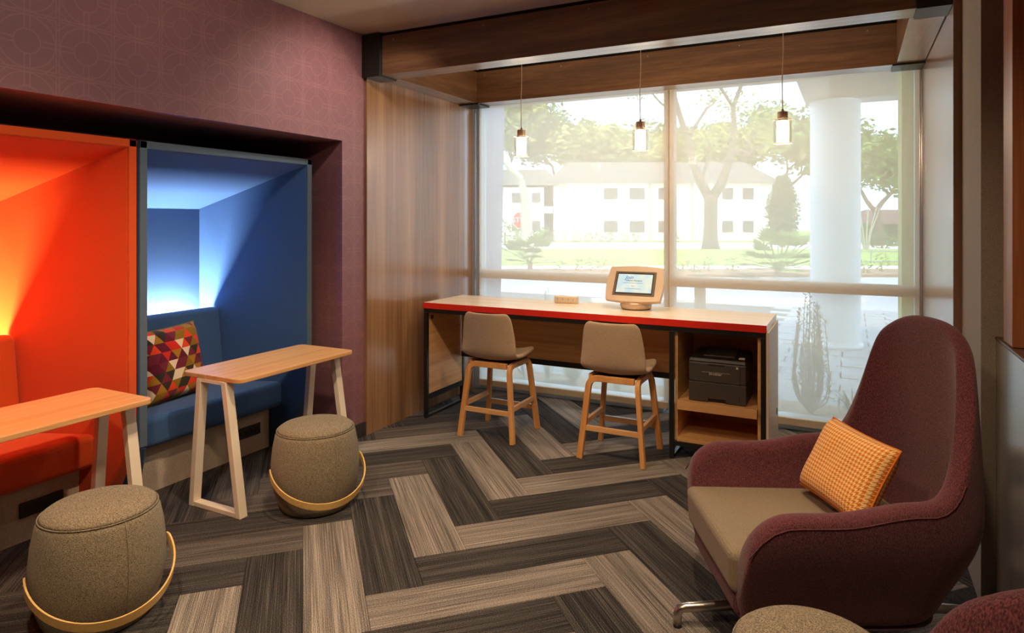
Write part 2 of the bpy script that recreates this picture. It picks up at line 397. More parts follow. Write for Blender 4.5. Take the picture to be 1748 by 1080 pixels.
for v in range(-22, 22):
    for m in range(-5, 6):
        u0 = -v+8*m
        if m == 0: tone = 'light' if v % 2 == 0 else 'dark'
        elif m == -1: tone = left_rows.get(v, rnd.choice(['dark', 'mid']))
        else: tone = rnd.choice(['dark', 'mid', 'light'])
        add_plank(u0, v, True, tone)
for u in range(-30, 31):
    for m in range(-5, 6):
        v0 = -u+4+8*m                         # right of the chain: u=4 -> v 0..4
        if m == -1: tone = 'dark' if u % 2 == 0 else 'light'
        elif m == 0: tone = 'light' if u % 2 == 0 else 'dark'
        else: tone = rnd.choice(['dark', 'mid', 'dark'])
        add_plank(u, v0, False, tone)

# ------------------------------------------------------------------ room shell
CEIL = 2.96
struct('ceiling', MB().box(-4.4, 2.2, -2.6, 5.5, CEIL, CEIL+.1), M['ceiling'], 'beige painted ceiling')
mb = MB()
mb.box(-4.5, -3.22, 3.593, 3.835, 0, CEIL)
mb.box(-4.5, -3.22, .75, 3.593, 2.155, CEIL)
mb.box(-4.5, -3.22, -2.6, .75, 0, CEIL)
mb.box(-4.5, -4.40, .75, 3.593, 0, 2.155)
struct('wall_left', mb, M['wallpaper'], 'burgundy patterned wall with a deep booth recess')
struct('wall_left_wood', MB().box(-3.42, -3.20, 3.836, 5.36, .0, CEIL), M['wood_wall'], 'vertical grain walnut panel wall left of window')
struct('baseboard_left', MB().box(-3.219, -3.205, 3.595, 3.832, 0, .10), M['baseboard'], 'dark baseboard under burgundy wall')
struct('wall_back', MB().box(-4.4, 2.2, -2.7, -2.6, 0, CEIL), M['burg_paint'], 'wall behind the viewer')
struct('wall_right_wood', MB().box(.44, .62, 3.79, 5.36, 0, CEIL), M['wood_wall'], 'walnut panel wall right of window')
struct('wall_right', MB().box(.475, .95, 3.27, 3.788, 0, CEIL), M['grey_fabric_wall'], 'taupe fabric covered pier right of the bay')
struct('wall_right_half', MB().box(.525, .95, 2.05, 3.268, 0, 1.105), M['grey_wood'], 'grey walnut half wall behind burgundy chair')
struct('wall_right_niche', MB().box(.95, 1.05, 1.80, 3.788, 0, CEIL), M['grey_fabric_wall'], 'back of the niche above the half wall')
struct('wall_right_rear', MB().box(2.2, 2.3, -2.6, 1.80, 0, CEIL).box(1.05, 2.3, 1.80, 1.90, 0, CEIL), M['burg_paint'], 'wall beside the viewer')
struct('trim_1', MB().box(.522, .95, 2.05, 3.266, 1.107, 1.118), M['ledge'], 'brown ledge on top of the half wall', bevel=.003)
struct('trim_2', MB().box(.53, .94, 2.99, 3.15, 1.12, CEIL-.002), M['orange_wood'], 'cherry wood upright standing on the ledge', bevel=.003)
# beams of the bay, metal corner shoes
BZ0, BZ1 = 2.65, 2.935
def beam(name, label, x0, x1, y0, y1, mat):
    b = struct(name, MB().box(x0, x1, y0, y1, BZ0, BZ1), mat, label, bevel=.002)
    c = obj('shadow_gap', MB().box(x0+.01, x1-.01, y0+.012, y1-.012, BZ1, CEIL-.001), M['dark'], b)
    return b
bm_f = beam('trim_3', 'long walnut beam across the front of the bay', -3.055, .29, 3.83, 4.0, M['wood_beam'])
bm_b = beam('trim_4', 'walnut beam above the window', -3.03, .272, 5.15, 5.32, M['wood_beam'])
bm_l = beam('trim_5', 'short walnut beam on the left of the bay', -3.198, -3.03, 4.002, 5.30, M['wood_beam_y'])
bm_r = beam('trim_6', 'short walnut beam on the right of the bay', .272, .436, 4.002, 5.30, M['wood_beam_y'])
obj('corner_shoe', MB().box(-3.215, -3.056, 3.80, 4.001, BZ0-.012, BZ1+.015), M['black_metal'], bm_f)
obj('corner_shoe', MB().box(.291, .438, 3.80, 4.001, BZ0-.012, BZ1+.015), M['black_metal'], bm_f)
obj('corner_shoe', MB().box(-3.199, -3.00, 5.12, 5.33, BZ0-.014, BZ0-.002), M['black_metal'], bm_l)
obj('corner_shoe', MB().box(.25, .437, 5.12, 5.33, BZ0-.014, BZ0-.002), M['black_metal'], bm_r)
for x in (-2.95, -2.2, -1.45, -.75, .1):
    obj('screw', MB().tube([(x, 3.832, 2.90), (x, 3.826, 2.90)], .005, 8), M['bronze'], bm_f)
    obj('screw', MB().tube([(x, 5.152, 2.90), (x, 5.146, 2.90)], .005, 8), M['bronze'], bm_b)
struct('wall_window_left', MB().box(-4.4, -3.205, 5.362, 5.56, -.1, 3.4), M['fin'])
struct('wall_window_right', MB().box(.445, 2.2, 5.362, 5.56, -.1, 3.4), M['fin_y'])
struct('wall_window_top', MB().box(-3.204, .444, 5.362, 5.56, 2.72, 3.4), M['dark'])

# ------------------------------------------------------------------ window and screens
win = thing('window_1', 'tall aluminium framed window wall', None)
win['kind'] = 'structure'
obj('jamb', MB().box(-3.203, -3.13, 5.40, 5.50, 0, 2.719), M['alu'], win, bevel=.003)
obj('jamb', MB().box(.40, .443, 5.40, 5.50, 0, 2.719), M['alu'], win, bevel=.003)
obj('mullion', MB().box(-1.385, -1.305, 5.40, 5.52, .10, 2.719), M['alu_beige'], win, bevel=.004)
obj('mullion_cap', MB().box(-1.372, -1.352, 5.385, 5.40, .10, 2.719), M['alu'], win, bevel=.002)
for a, b in ((-3.13, -1.386), (-1.304, .40)):
    obj('rail', MB().box(a, b, 5.40, 5.50, 1.045, 1.125), M['alu_beige'], win, bevel=.012)
    obj('sill', MB().box(a, b, 5.40, 5.50, 0, .10), M['alu'], win, bevel=.004)
    obj('head', MB().box(a, b, 5.40, 5.50, 2.66, 2.719), M['alu'], win, bevel=.004)
    for z0, z1 in ((.10, 1.045), (1.125, 2.66)):
        obj('glass_pane', MB().box(a, b, 5.455, 5.463, z0, z1), M['glass'], win)
for a, b, lb in ((-3.12, -1.335, 'sheer solar screen over the window half left of the mullion'), (-1.325, .425, 'sheer solar screen over the window half beside the round column')):
    s = thing('roller_shade', lb, 'roller shade', ((a+b)/2, 5.35, 0), 0, 'solar screens in the window')
    h = (b-a)/2
    obj('screen_cloth', MB().box(-h, h, -.0006, .0006, .09, 2.69), M['shade'], s)
    obj('hem_bar', MB().box(-h, h, -.012, .012, .045, .105), M['alu_beige'], s, bevel=.006)
    obj('roller', MB().tube([(-h, 0, 2.70), (h, 0, 2.70)], .011, 12), M['alu_beige'], s, smooth=True)
for x, nm in ((-3.165, 'left'), (.432, 'right')):
    c = tag(obj('bead_chain', MB().tube([(x-.006, 5.345, 2.6), (x-.006, 5.345, .5), (x, 5.345, .47), (x+.006, 5.345, .5), (x+.006, 5.345, 2.6)], .003, 6), M['steel']),
            'thin steel bead chain hanging down the %s edge of the window' % nm, 'chain', 'screen pull chains')

# ------------------------------------------------------------------ booths
XF, XB = -3.40, -4.15
def booth(y0, y1, mat, pipe, name_label, led, seat_lab):
    yc = (y0+y1)/2; t = thing('booth_seat', name_label, 'booth', (-3.75, yc, 0)); X0 = -3.75; h = (y1-y0)/2
    L = lambda p: (p[0]-X0, p[1]-yc, p[2])
    for s in (-1, 1):
        yo = yc+s*h; yi = yc+s*(h-.045); yb = yc+s*.27
        prof = [(XF, 2.02), (XF, .36), (-3.60, .0), (-4.25, .0), (-4.25, 2.02)]
        mb = MB(); outer = []; inner = []
        for (x, z) in prof:
            k = min(1, (XF-x)/(XF-XB)); outer.append(L((x, yo, z))); inner.append(L((x, yi+(yb-yi)*k, z)))
        mb.hexa(outer, inner); p = obj('side_panel', mb, mat, t, bevel=.012)
        pz = MB().box(XF-X0-.004, XF-X0+.006, min(yo, yi)-yc+.001, max(yo, yi)-yc-.001, .37, 2.019)
        obj('piping', pz, pipe, p, bevel=.004)
    mb = MB(); a = [L((XF, yc-h+.001, 2.018)), L((XF, yc+h-.001, 2.018)), L((-4.25, yc+h-.001, 2.018)), L((-4.25, yc-h+.001, 2.018))]
    b = [L((XF, yc-h+.045, 1.975)), L((XF, yc+h-.045, 1.975)), L((-4.25, yc+.27, 1.63)), L((-4.25, yc-.27, 1.63))]
    p = obj('roof_panel', MB().hexa(a, b), mat, t, bevel=.006)
    obj('piping', MB().box(XF-X0-.004, XF-X0+.006, -h+.001, h-.001, 1.977, 2.019), pipe, p, bevel=.004)
    obj('back_panel', MB().box(-4.24-X0, XB-X0, -.36, .36, .0, 1.72), mat, t)
    mb = MB(); mb.hexa([L((-3.565, yc-.53, .285)), L((-3.565, yc+.53, .285)), L((-4.07, yc+.31, .285)), L((-4.07, yc-.31, .285))],
                       [L((-3.565, yc-.53, .465)), L((-3.565, yc+.53, .465)), L((-4.07, yc+.31, .465)), L((-4.07, yc-.31, .465))])
    o = obj('seat_cushion', mb, mat, t); md = o.modifiers.new('b', 'BEVEL'); md.width = .035; md.segments = 4
    mb = MB(); mb.hexa([L((-3.955, yc-.37, .466)), L((-3.955, yc+.37, .466)), L((-4.05, yc+.335, .466)), L((-4.05, yc-.335, .466))],
                       [L((-3.995, yc-.355, .98)), L((-3.995, yc+.355, .98)), L((-4.065, yc+.325, .98)), L((-4.065, yc-.325, .98))])
    o = obj('backrest_cushion', mb, mat, t); md = o.modifiers.new('b', 'BEVEL'); md.width = .03; md.segments = 4
    obj('light_strip', MB().box(-4.135-X0, -4.115-X0, -.26, .26, .795, .81), led, t)
    pl = obj('plinth', MB().hexa([L((-3.655, yc-.5, 0)), L((-3.655, yc+.5, 0)), L((-4.1, yc+.29, 0)), L((-4.1, yc-.29, 0))],
                            [L((-3.655, yc-.5, .283)), L((-3.655, yc+.5, .283)), L((-4.1, yc+.29, .283)), L((-4.1, yc-.29, .283))]), M['linen'], t)
    obj('kick_side', MB().hexa([L((-3.62, yc+.5, 0)), L((-3.62, yc+.54, 0)), L((-3.8, yc+.47, 0)), L((-3.8, yc+.42, 0))],
                            [L((-3.62, yc+.5, .284)), L((-3.62, yc+.54, .284)), L((-3.8, yc+.47, .284)), L((-3.8, yc+.42, .284))]), mat, t)
    oy = yc+.30
    pw = obj('power_outlet', MB().box(-3.653-X0, -3.645-X0, oy-yc-.10, oy-yc+.10, .12, .195), M['printer_dark'], t, bevel=.002)
    for k in (-.065, -.02, .025, .068):
        obj('socket', MB().box(-3.645-X0, -3.6435-X0, .30+k-.013, .30+k+.013, .143, .172), M['black_metal'], pw)
    return t
booth(2.22, 3.48, M['blue'], M['greypipe'], 'blue upholstered booth with hooded roof and glowing white light inside', M['led_cool'], '')
booth(.945, 2.205, M['orange'], M['orange'], 'orange upholstered booth with hooded roof and warm light inside', M['led_warm'], '')
def booth_light(y, c, e):
    o = light('booth_strip_light', 'AREA', (-4.108, y, .83), e, c, shape='RECTANGLE', size=.04, size_y=.50); o.rotation_euler = (PI, 0, 0); o.rotation_euler = (PI, math.radians(8), 0)
booth_light(2.85, (.84, .93, 1.0), 62)
booth_light(1.575, (1.0, .68, .27), 40)

# ------------------------------------------------------------------ pillows
def pillow_mesh(w_, h_, th, n=22):
    vs = []; fs = []; uv = []
    for side in (1, -1):
        for j in range(n+1):
            for i in range(n+1):
                u, v = i/n*2-1, j/n*2-1
                pin = 1-.07*(u*u*(1-v*v)+0)*0
                x = w_/2*u*(1-.07*(1-u*u)*0-.06*(1-v*v)*abs(u)**3*-0-.05*(1-v*v)*abs(u))
                y = h_/2*v*(1-.05*(1-u*u)*abs(v))
                z = side*th/2*((1-u**4)*(1-v**4))**.45
                z += .004*math.sin(9*u+3*v)*(1-u*u)*(1-v*v)
                vs.append((x, y, z)); uv.append(((u+1)/2, (v+1)/2))
        b = (n+1)*(n+1)*(0 if side == 1 else 1)
        for j in range(n):
            for i in range(n):
                q = (b+j*(n+1)+i, b+j*(n+1)+i+1, b+(j+1)*(n+1)+i+1, b+(j+1)*(n+1)+i); fs.append(q if side == 1 else q[::-1])
    me = bpy.data.meshes.new('pillow'); me.from_pydata(vs, [], fs); ul = me.uv_layers.new(name='UV')
    for lp in me.loops: ul.data[lp.index].uv = uv[lp.vertex_index]
    bm = bmesh.new(); bm.from_mesh(me); bmesh.ops.remove_doubles(bm, verts=bm.verts, dist=1e-5); bm.to_mesh(me); bm.free(); me.update(); return me
def pillow(name, label, w_, h_, th, mat, matrix):
    t = thing(name, label, 'pillow'); t.matrix_world = matrix
    me = pillow_mesh(w_, h_, th); finish(me, mat, True); obj('cover', me, mat, t)
    mb = MB(); ring = []
    for k in range(80):
        a = k/80*4; s = int(a); f = (a-s)*2-1
        u, v = [(f, -1), (1, f), (-f, 1), (-1, -f)][s]
        ring.append((w_/2*u*(1-.05*(1-v*v)*abs(u)), h_/2*v*(1-.05*(1-u*u)*abs(v)), 0))
    ring.append(ring[0]); mb.tube(ring, .0035, 6); obj('piped_seam', mb, mat, t, smooth=True); return t
def frame(o_, xa, ya):
    x = Vector(xa).normalized(); y = (Vector(ya)-x*Vector(ya).dot(x)).normalized(); z = x.cross(y)
    return Matrix(((x.x, y.x, z.x, o_[0]), (x.y, y.y, z.y, o_[1]), (x.z, y.z, z.z, o_[2]), (0, 0, 0, 1)))
pillow('throw_pillow', 'square throw pillow with red, plum, olive and cream triangle print', .455, .455, .15, M['tri'],
       frame((-3.838, 2.715, .692), (-.12, 1, .03), (-.22, 0, .97)))

# ------------------------------------------------------------------ laptop tables
def rounded_rect(x0, x1, y0, y1, r, n=5):
    pts = []
    for cx, cy, a0 in ((x1-r, y1-r, 0), (x0+r, y1-r, PI/2), (x0+r, y0+r, PI), (x1-r, y0+r, 1.5*PI)):
        for k in range(n+1): a = a0+k/n*PI/2; pts.append((cx+r*math.cos(a), cy+r*math.sin(a)))
    return pts
def slab(mb, pts, z0, z1, mi=0): return mb.hexa([(x, y, z0) for x, y in pts], [(x, y, z1) for x, y in pts], mi)
tb = thing('laptop_table', 'narrow oak top table with cream metal legs before the blue booth', 'table', (-3.13, 2.905, 0), 0, 'narrow booth tables')
obj('table_top', slab(MB(), rounded_rect(-.245, .225, -.455, .455, .04), .716, .74), M['oak_y'], tb, bevel=.003)
for y in (-.435, .40):
    for s in (-1, 1):
        mb = MB(); xb, xt = .03+s*.205, .005+s*.115
        mb.hexa([(xb-.018*(1+s), y-.025, 0), (xb+.018*(1-s), y-.025, 0), (xb+.018*(1-s), y+.025, 0), (xb-.018*(1+s), y+.025, 0)],
                [(xt-.018*(1+s), y-.025, .715), (xt+.018*(1-s), y-.025, .715), (xt+.018*(1-s), y+.025, .715), (xt-.018*(1+s), y+.025, .715)])
        obj('leg', mb, M['white_metal'], tb, bevel=.002)
    obj('foot_bar', MB().box(.03-.166, .03+.166, y-.024, y+.024, .001, .026), M['white_metal'], tb, bevel=.002)
    obj('mounting_bar', MB().box(-.09, .10, y-.024, y+.024, .698, .7155), M['white_metal'], tb)
dup(tb, (-3.20, 1.565, 0), 0, 'narrow oak top table with cream metal legs before the orange booth')

# ------------------------------------------------------------------ poufs
def pouf(loc, rz, label):
    t = thing('pouf', label, 'pouf', loc, rz, 'tweed poufs with wooden carrying handle')
    prof = [(.0, .0), (.165, .0), (.185, .008), (.20, .04), (.222, .11), (.236, .19), (.237, .26), (.229, .34), (.215, .41), (.205, .432)]
    top = [(.205, .432), (.198, .443), (.185, .452), (.15, .459), (.08, .463), (.0, .464)]
    obj('body', MB().lathe([(max(r, .0005), z) for r, z in prof], 56), M['tweed'], t, smooth=True)
    obj('top_panel', MB().lathe([(max(r, .0005), z) for r, z in top], 56), M['tweed'], t, smooth=True)
    obj('seam', MB().tube([(.2065*math.cos(a), .2065*math.sin(a), .432) for a in [2*PI*k/56 for k in range(57)]], .003, 6), M['tweed'], t, smooth=True)
    obj('side_seam', MB().tube([(r*math.sin(.15)*1.005, -r*math.cos(.15)*1.005, z) for r, z in prof[3:]], .0022, 6), M['tweed'], t, smooth=True)
    rings = []; n = 40
    for k in range(n+1):
        a = -PI/2*.985+k/n*PI*.985; c = math.cos(a)
        R = .243+.035*max(0, c)**.7+.004; zc = .245-.150*max(-.05, c)
        d = Vector((math.sin(a), -math.cos(a), 0)); up = Vector((0, 0, 1))
        tilt = (up*.97+d*.25*max(0, c)).normalized()
        w_ = .020 if 0 < k < n else .012
        p = d*R+up*zc
        rings.append([p+tilt*w_-d*.004, p+tilt*w_+d*.004, p-tilt*w_+d*.004, p-tilt*w_-d*.004])
    h = obj('handle', MB().loft(rings), M['handle'], t, smooth=False, bevel=.002)
    for k in (1, -2):
        r = rings[k]; c = (r[1]+r[2])/2; dd = (r[1]-r[0]).normalized()
        obj('screw', MB().tube([c, c+dd*.002], .005, 10), M['steel'], h)
    return t
pouf((-2.674, 2.77, 0), math.radians(62), 'grey tweed pouf with bent wood handle beside the blue booth table')
pouf((-2.70, 1.60, 0), math.radians(74), 'grey tweed pouf with bent wood handle in the left foreground')
pouf((-.09, 1.93, 0), math.radians(-150), 'grey tweed pouf in front of the burgundy lounge chair')

# ------------------------------------------------------------------ stools
def stool(loc, rz, label):
    t = thing('counter_stool', label, 'stool', loc, rz, 'counter stools at the desk')
    prof = [(.235, .588), (.20, .600), (.10, .592), (.0, .585), (-.09, .583), (-.15, .592), (-.188, .625), (-.205, .68), (-.218, .76), (-.230, .85), (-.238, .905), (-.241, .93)]
    wid = [1.04*q for q in (.155, .195, .212, .217, .218, .218, .217, .214, .206, .194, .182, .15)]
    rings = []; nu = 14
    for (y, z), w_ in zip(prof, wid):
        ring = []
        for i in range(nu+1):
            u = i/nu*2-1; back = min(1, max(0, (z-.60)/.1)); 
            ring.append((w_*u, y+.055*u*u*back, z-.010+.028*u*u*(1-back)))
        rings.append(ring)
    mb = MB().loft(rings, cap=False, closed=False); o = obj('seat_shell', mb, M['stool_fab'], t, smooth=True)
    md = o.modifiers.new('th', 'SOLIDIFY'); md.thickness = .03; md.offset = 0
    md = o.modifiers.new('sub', 'SUBSURF'); md.levels = 2; md.render_levels = 2
    obj('seat_plate', MB().box(-.14, .14, -.12, .15, .535, .553), M['black_metal'], t, bevel=.004)
    order = [(-1, -1), (1, -1), (1, 1), (-1, 1)]
    for i, (sx, sy) in enumerate(order):
        nx, ny = order[(i+1) % 4]; e = Vector((nx-sx, ny-sy, 0)).normalized()
        foot = Vector((sx*.218, sy*.208, 0)); top = Vector((sx*.165, sy*.160, .535))
        nxt = Vector((nx*.165, ny*.160, .535)); R = .065
        d = (top-foot).normalized(); path = [foot, foot.lerp(top, .5)]
        a0 = top-d*R; a1 = top+e*R
        for k in range(8):
            s = k/7; path.append((1-s)**2*a0+2*s*(1-s)*top+s*s*a1)
        path.append(nxt-e*.018)
        obj('leg', MB().bar(path, e.cross(Vector((0, 0, 1))), .040, .031), M['oak_z'], t, bevel=.004)
    def at_z(sx, sy, z): f = z/.535; return Vector((sx*(.218-.053*f), sy*(.208-.048*f), z))
    for i, (sx, sy) in enumerate(order):
        nx, ny = order[(i+1) % 4]; z = (.205, .235, .165, .235)[i]
        a, b = at_z(sx, sy, z), at_z(nx, ny, z); e = (b-a).normalized()
        r = obj('foot_rail', MB().bar([a+e*.012, b-e*.012], (0, 0, 1), .024, .034), M['oak_x'] if i % 2 == 0 else M['oak_y'], t, bevel=.003)
        if i == 2: obj('metal_strip', MB().bar([a+e*.016+Vector((0, 0, .0185)), b-e*.016+Vector((0, 0, .0185))], (0, 0, 1), .02, .003), M['bronze'], r)
    return t
stool((-2.36, 4.347, 0), math.radians(0), 'taupe upholstered counter stool at the open left end of the desk')
stool((-1.405, 4.321, 0), math.radians(0), 'taupe upholstered counter stool next to the printer cabinet')

# ------------------------------------------------------------------ desk
dk = thing('computer_desk', 'long pale wood desk with red front edge under the window', 'desk', (-1.775, 4.675, 0))
DX0, DX1, DY0, DY1 = -1.302, 1.302, -.30, .30
top = obj('desk_top', MB().box(DX0, DX1, DY0+.004, DY1, .886, .930), M['desk_top'], dk, bevel=.001)
obj('edge_band', MB().box(DX0, DX1, DY0, DY0+.0035, .884, .930), M['red'], top)
f = .036
def mbar(nm, *b): return obj(nm, MB().box(*b), M['black_metal'], dk, bevel=.002)
mbar('frame_rail', DX0+.005, DX1-.005, DY0+.004, DY0+.03, .850, .8855)
mbar('frame_rail', DX0+.005, DX1-.005, DY1-.05, DY1-.02, .850, .8855)
for x in (DX0+.005, .688, DX1-.035):
    mbar('leg', x, x+f*.85, DY0+.004, DY0+.034, 0, .8495); mbar('leg', x, x+f*.85, DY1-.05, DY1-.02, 0, .8495)
    mbar('floor_rail', x+.002, x+f*.85-.002, DY0+.035, DY1-.051, .001, .022)
ep = obj('end_panel', MB().box(DX0+.012, DX0+.03, DY0+.036, DY1-.052, .19, .849), M['oak_y'], dk)
obj('panel_rail', MB().box(DX0+.008, DX0+.034, DY0+.035, DY1-.051, .145, .188), M['black_metal'], dk)
obj('grommet', MB().box(DX0+.0305, DX0+.035, DY0+.07, DY0+.10, .79, .82), M['printer_dark'], ep)
obj('modesty_panel', MB().box(DX0+.04, .686, DY1-.075, DY1-.055, .45, .849), M['oak_x'], dk)
mbar('modesty_rail', DX0+.04, .686, DY1-.08, DY1-.05, .405, .449)
# printer cabinet
def cab(nm, m, *b): return obj(nm, MB().box(*b), M[m], dk, bevel=.0015)
cab('cabinet_side', 'oak_y', .720, .738, DY0+.036, DY1-.052, .12, .849)
side = cab('cabinet_side', 'cream_plastic', DX1-.003, DX1+.012, DY0+.002, DY1, .03, .884)
cab('cabinet_side', 'oak_y', DX1-.058, DX1-.038, DY0+.036, DY1-.052, .12, .849)
bk = cab('cabinet_back', 'oak_x', .7385, DX1-.0585, DY1-.07, DY1-.054, .12, .849)
obj('cable_hole', MB().tube([(1.0, DY1-.0705, .80), (1.0, DY1-.074, .80)], .024, 20), M['printer_dark'], bk)
cab('shelf', 'oak_x', .7385, DX1-.0585, DY0+.006, DY1-.071, .333, .392)
cab('shelf', 'oak_x', .7385, DX1-.0585, DY0+.006, DY1-.071, .122, .146)
mbar('cabinet_rail', .7195, DX1-.036, DY0+.006, DY0+.034, .090, .1195)
mbar('cabinet_rail', .7195, DX1-.036, DY1-.05, DY1-.022, .090, .1195)
obj('grommet', MB().tube([(DX1+.012, .20, .27), (DX1+.016, .20, .27)], .022, 20), M['printer_dark'], side)

# ------------------------------------------------------------------ printer
pr = thing('laser_printer', 'charcoal grey laser printer on the cabinet shelf', 'printer', (-.785, 4.60, .392))
pw_, pd, ph = .182, .175, .295
tp = [(-pw_, .004), (-.055, .004), (-.055, .026), (.055, .026), (.055, .004), (pw_, .004), (pw_, .132), (-pw_, .132)]
obj('paper_tray', MB().hexa([(x, -pd, z) for x, z in tp], [(x, pd, z) for x, z in tp]), M['printer'], pr, bevel=.004)
obj('tray_grip', MB().box(-.054, .054, -pd+.018, pd-.01, .006, .0255), M['printer_dark'], pr)
bd = obj('body', MB().box(-pw_, pw_, -pd, pd, .1345, .262), M['printer'], pr, bevel=.008)
fp = obj('front_panel', MB().box(-pw_+.03, pw_-.036, -pd-.003, -pd+.002, .136, .255), M['printer'], pr, bevel=.002)
obj('front_line', MB().box(-.095, .085, -pd-.0036, -pd-.003, .2, .2015), M['print_light'], fp)
obj('grip_recess', MB().box(-.055, .05, -pd-.0038, -pd-.003, .244, .254), M['printer_dark'], fp)
text('maker_lettering', 'brother', .026, M['print_light'], fp, (-.008, -pd-.0035, .191), (PI/2, 0, 0))
obj('label_sticker', MB().box(.122, .134, -pd-.0036, -pd-.003, .236, .249), M['print_light'], fp)
obj('tray_gauge', MB().box(.138, .144, -pd-.001, -pd+.001, .03, .055), M['printer_dark'], pr)
lid = obj('top_cover', MB().hexa([(-pw_-.001, -pd-.001, .263), (pw_+.001, -pd-.001, .263), (pw_+.001, pd, .263), (-pw_-.001, pd, .263)],
                                [(-pw_+.004, -pd+.01, .288), (pw_-.004, -pd+.01, .288), (pw_-.012, pd-.01, .303), (-pw_+.012, pd-.01, .303)]), M['printer_dark'], pr, bevel=.005)
obj('output_tray', MB().hexa([(-.10, -.09, .287), (.10, -.09, .287), (.10, .12, .299), (-.10, .12, .299)], [(-.10, -.09, .294), (.10, -.09, .294), (.10, .12, .318), (-.10, .12, .318)]), M['printer'], lid, bevel=.003)
for s in (-1, 1):
    obj('tray_wall', MB().hexa([(s*.101, -.05, .288), (s*.109, -.05, .288), (s*.109, .12, .298), (s*.101, .12, .298)], [(s*.101, -.05, .290), (s*.109, -.05, .290), (s*.109, .10, .322), (s*.101, .10, .322)]), M['printer_dark'], lid)
obj('button_strip', MB().box(.13, .165, -.12, -.06, .2885, .2925), M['print_light'], lid)
obj('side_handle', MB().box(pw_, pw_+.002, -.06, .02, .20, .25), M['printer_dark'], pr)

# ------------------------------------------------------------------ desk outlet block, tablet kiosk
ob = thing('outlet_block', 'small cream power outlet block lying on the desk', 'power outlet', (-2.03, 4.86, .930), math.radians(8))
obj('housing', MB().box(-.095, .095, -.03, .03, 0, .056), M['cream_plastic'], ob, bevel=.008)
for k in (-.065, -.022, .022, .062):
    s_ = obj('socket', MB().box(k-.014, k+.014, -.0312, -.0302, .018, .046), M['white_metal'], ob)
    for dx in (-.005, .005): obj('slot', MB().box(k+dx-.0014, k+dx+.0014, -.0318, -.0312, .03, .04), M['printer_dark'], s_)
    obj('slot', MB().box(k-.002, k+.002, -.0318, -.0312, .021, .026), M['printer_dark'], s_)
kb = thing('tablet_kiosk', 'champagne tablet kiosk with lit screen on the desk', 'tablet', (-1.435, 4.78, .930), math.radians(1))
obj('base', MB().lathe([(.10, 0), (.112, .004), (.118, .03), (.112, .055), (.07, .075), (.05, .11)], 40), M['champagne'], kb, smooth=True, loc=(0, 0, .004))
obj('rubber_foot', MB().lathe([(.095, 0), (.105, .004)], 40), M['printer_dark'], kb)
hd = bpy.data.objects.new('head', None)
tilt = Matrix.Translation((0, -.03, .185)) @ Matrix.Rotation(math.radians(-31), 4, 'X')
def kpts(w_, h_, bow, n=8):
    c = [(-w_*1.0, -h_), (w_*1.0, -h_), (w_*.98, h_), (-w_*.98, h_)]; out = []
    for i in range(4):
        a, b = Vector(c[i]), Vector(c[(i+1) % 4]); nrm = Vector((b.y-a.y, -(b.x-a.x))).normalized()
        for k in range(n):
            s = k/n; out.append(tuple(a.lerp(b, s)+nrm*bow*math.sin(PI*s)))
    return out
def plate(nm, w_, h_, bow, y0, y1, m, parent=None, w2=None):
    a = kpts(w_, h_, bow); b = kpts(w2 or w_, h_*((w2 or w_)/w_), bow)
    bot = [tilt @ Vector((x, y0, z)) for x, z in a]; tp = [tilt @ Vector((x, y1, z)) for x, z in b]
    return obj(nm, MB().hexa(bot, tp), M[m], parent or kb, bevel=.004 if bow else 0)
hs = plate('housing', .205, .135, .014, -.010, .028, 'champagne')
plate('rear_shell', .190, .122, .014, .029, .07, 'champagne', None, .11)
bz = plate('bezel', .158, .098, .0005, -.013, -.0105, 'bezel', hs)
bz2 = plate('screen_border', .140, .086, .0005, -.0145, -.0132, 'printer_dark', hs)
sc_ = plate('screen', .133, .075, 0.0, -.0155, -.0147, 'screen', hs)
R0 = (tilt @ Matrix.Rotation(PI/2, 4, 'X')).to_euler()
def stext(b, size, x, z, m, shear=0): text('screen_lettering', b, size, M[m], hs, tuple(tilt @ Vector((x, -.0162, z))), R0, shear)
stext('Join', .040, -.045, .047, 'screen_ink', .3)
stext('Hilton Honors', .021, -.006, .022, 'screen_ink2')
for z, w_ in ((.002, .075), (-.022, .012), (-.044, .06)):
    q = [tilt @ Vector((x, -.0158, zz)) for x, zz in ((-.01-w_, z-.0012), (-.01+w_, z-.0012), (-.01+w_, z+.0012), (-.01-w_, z+.0012))]
    q2 = [p+Vector((0, -.0003, 0)) for p in q]
    obj('screen_line', MB().hexa(q, q2), M['screen_ink'], hs)

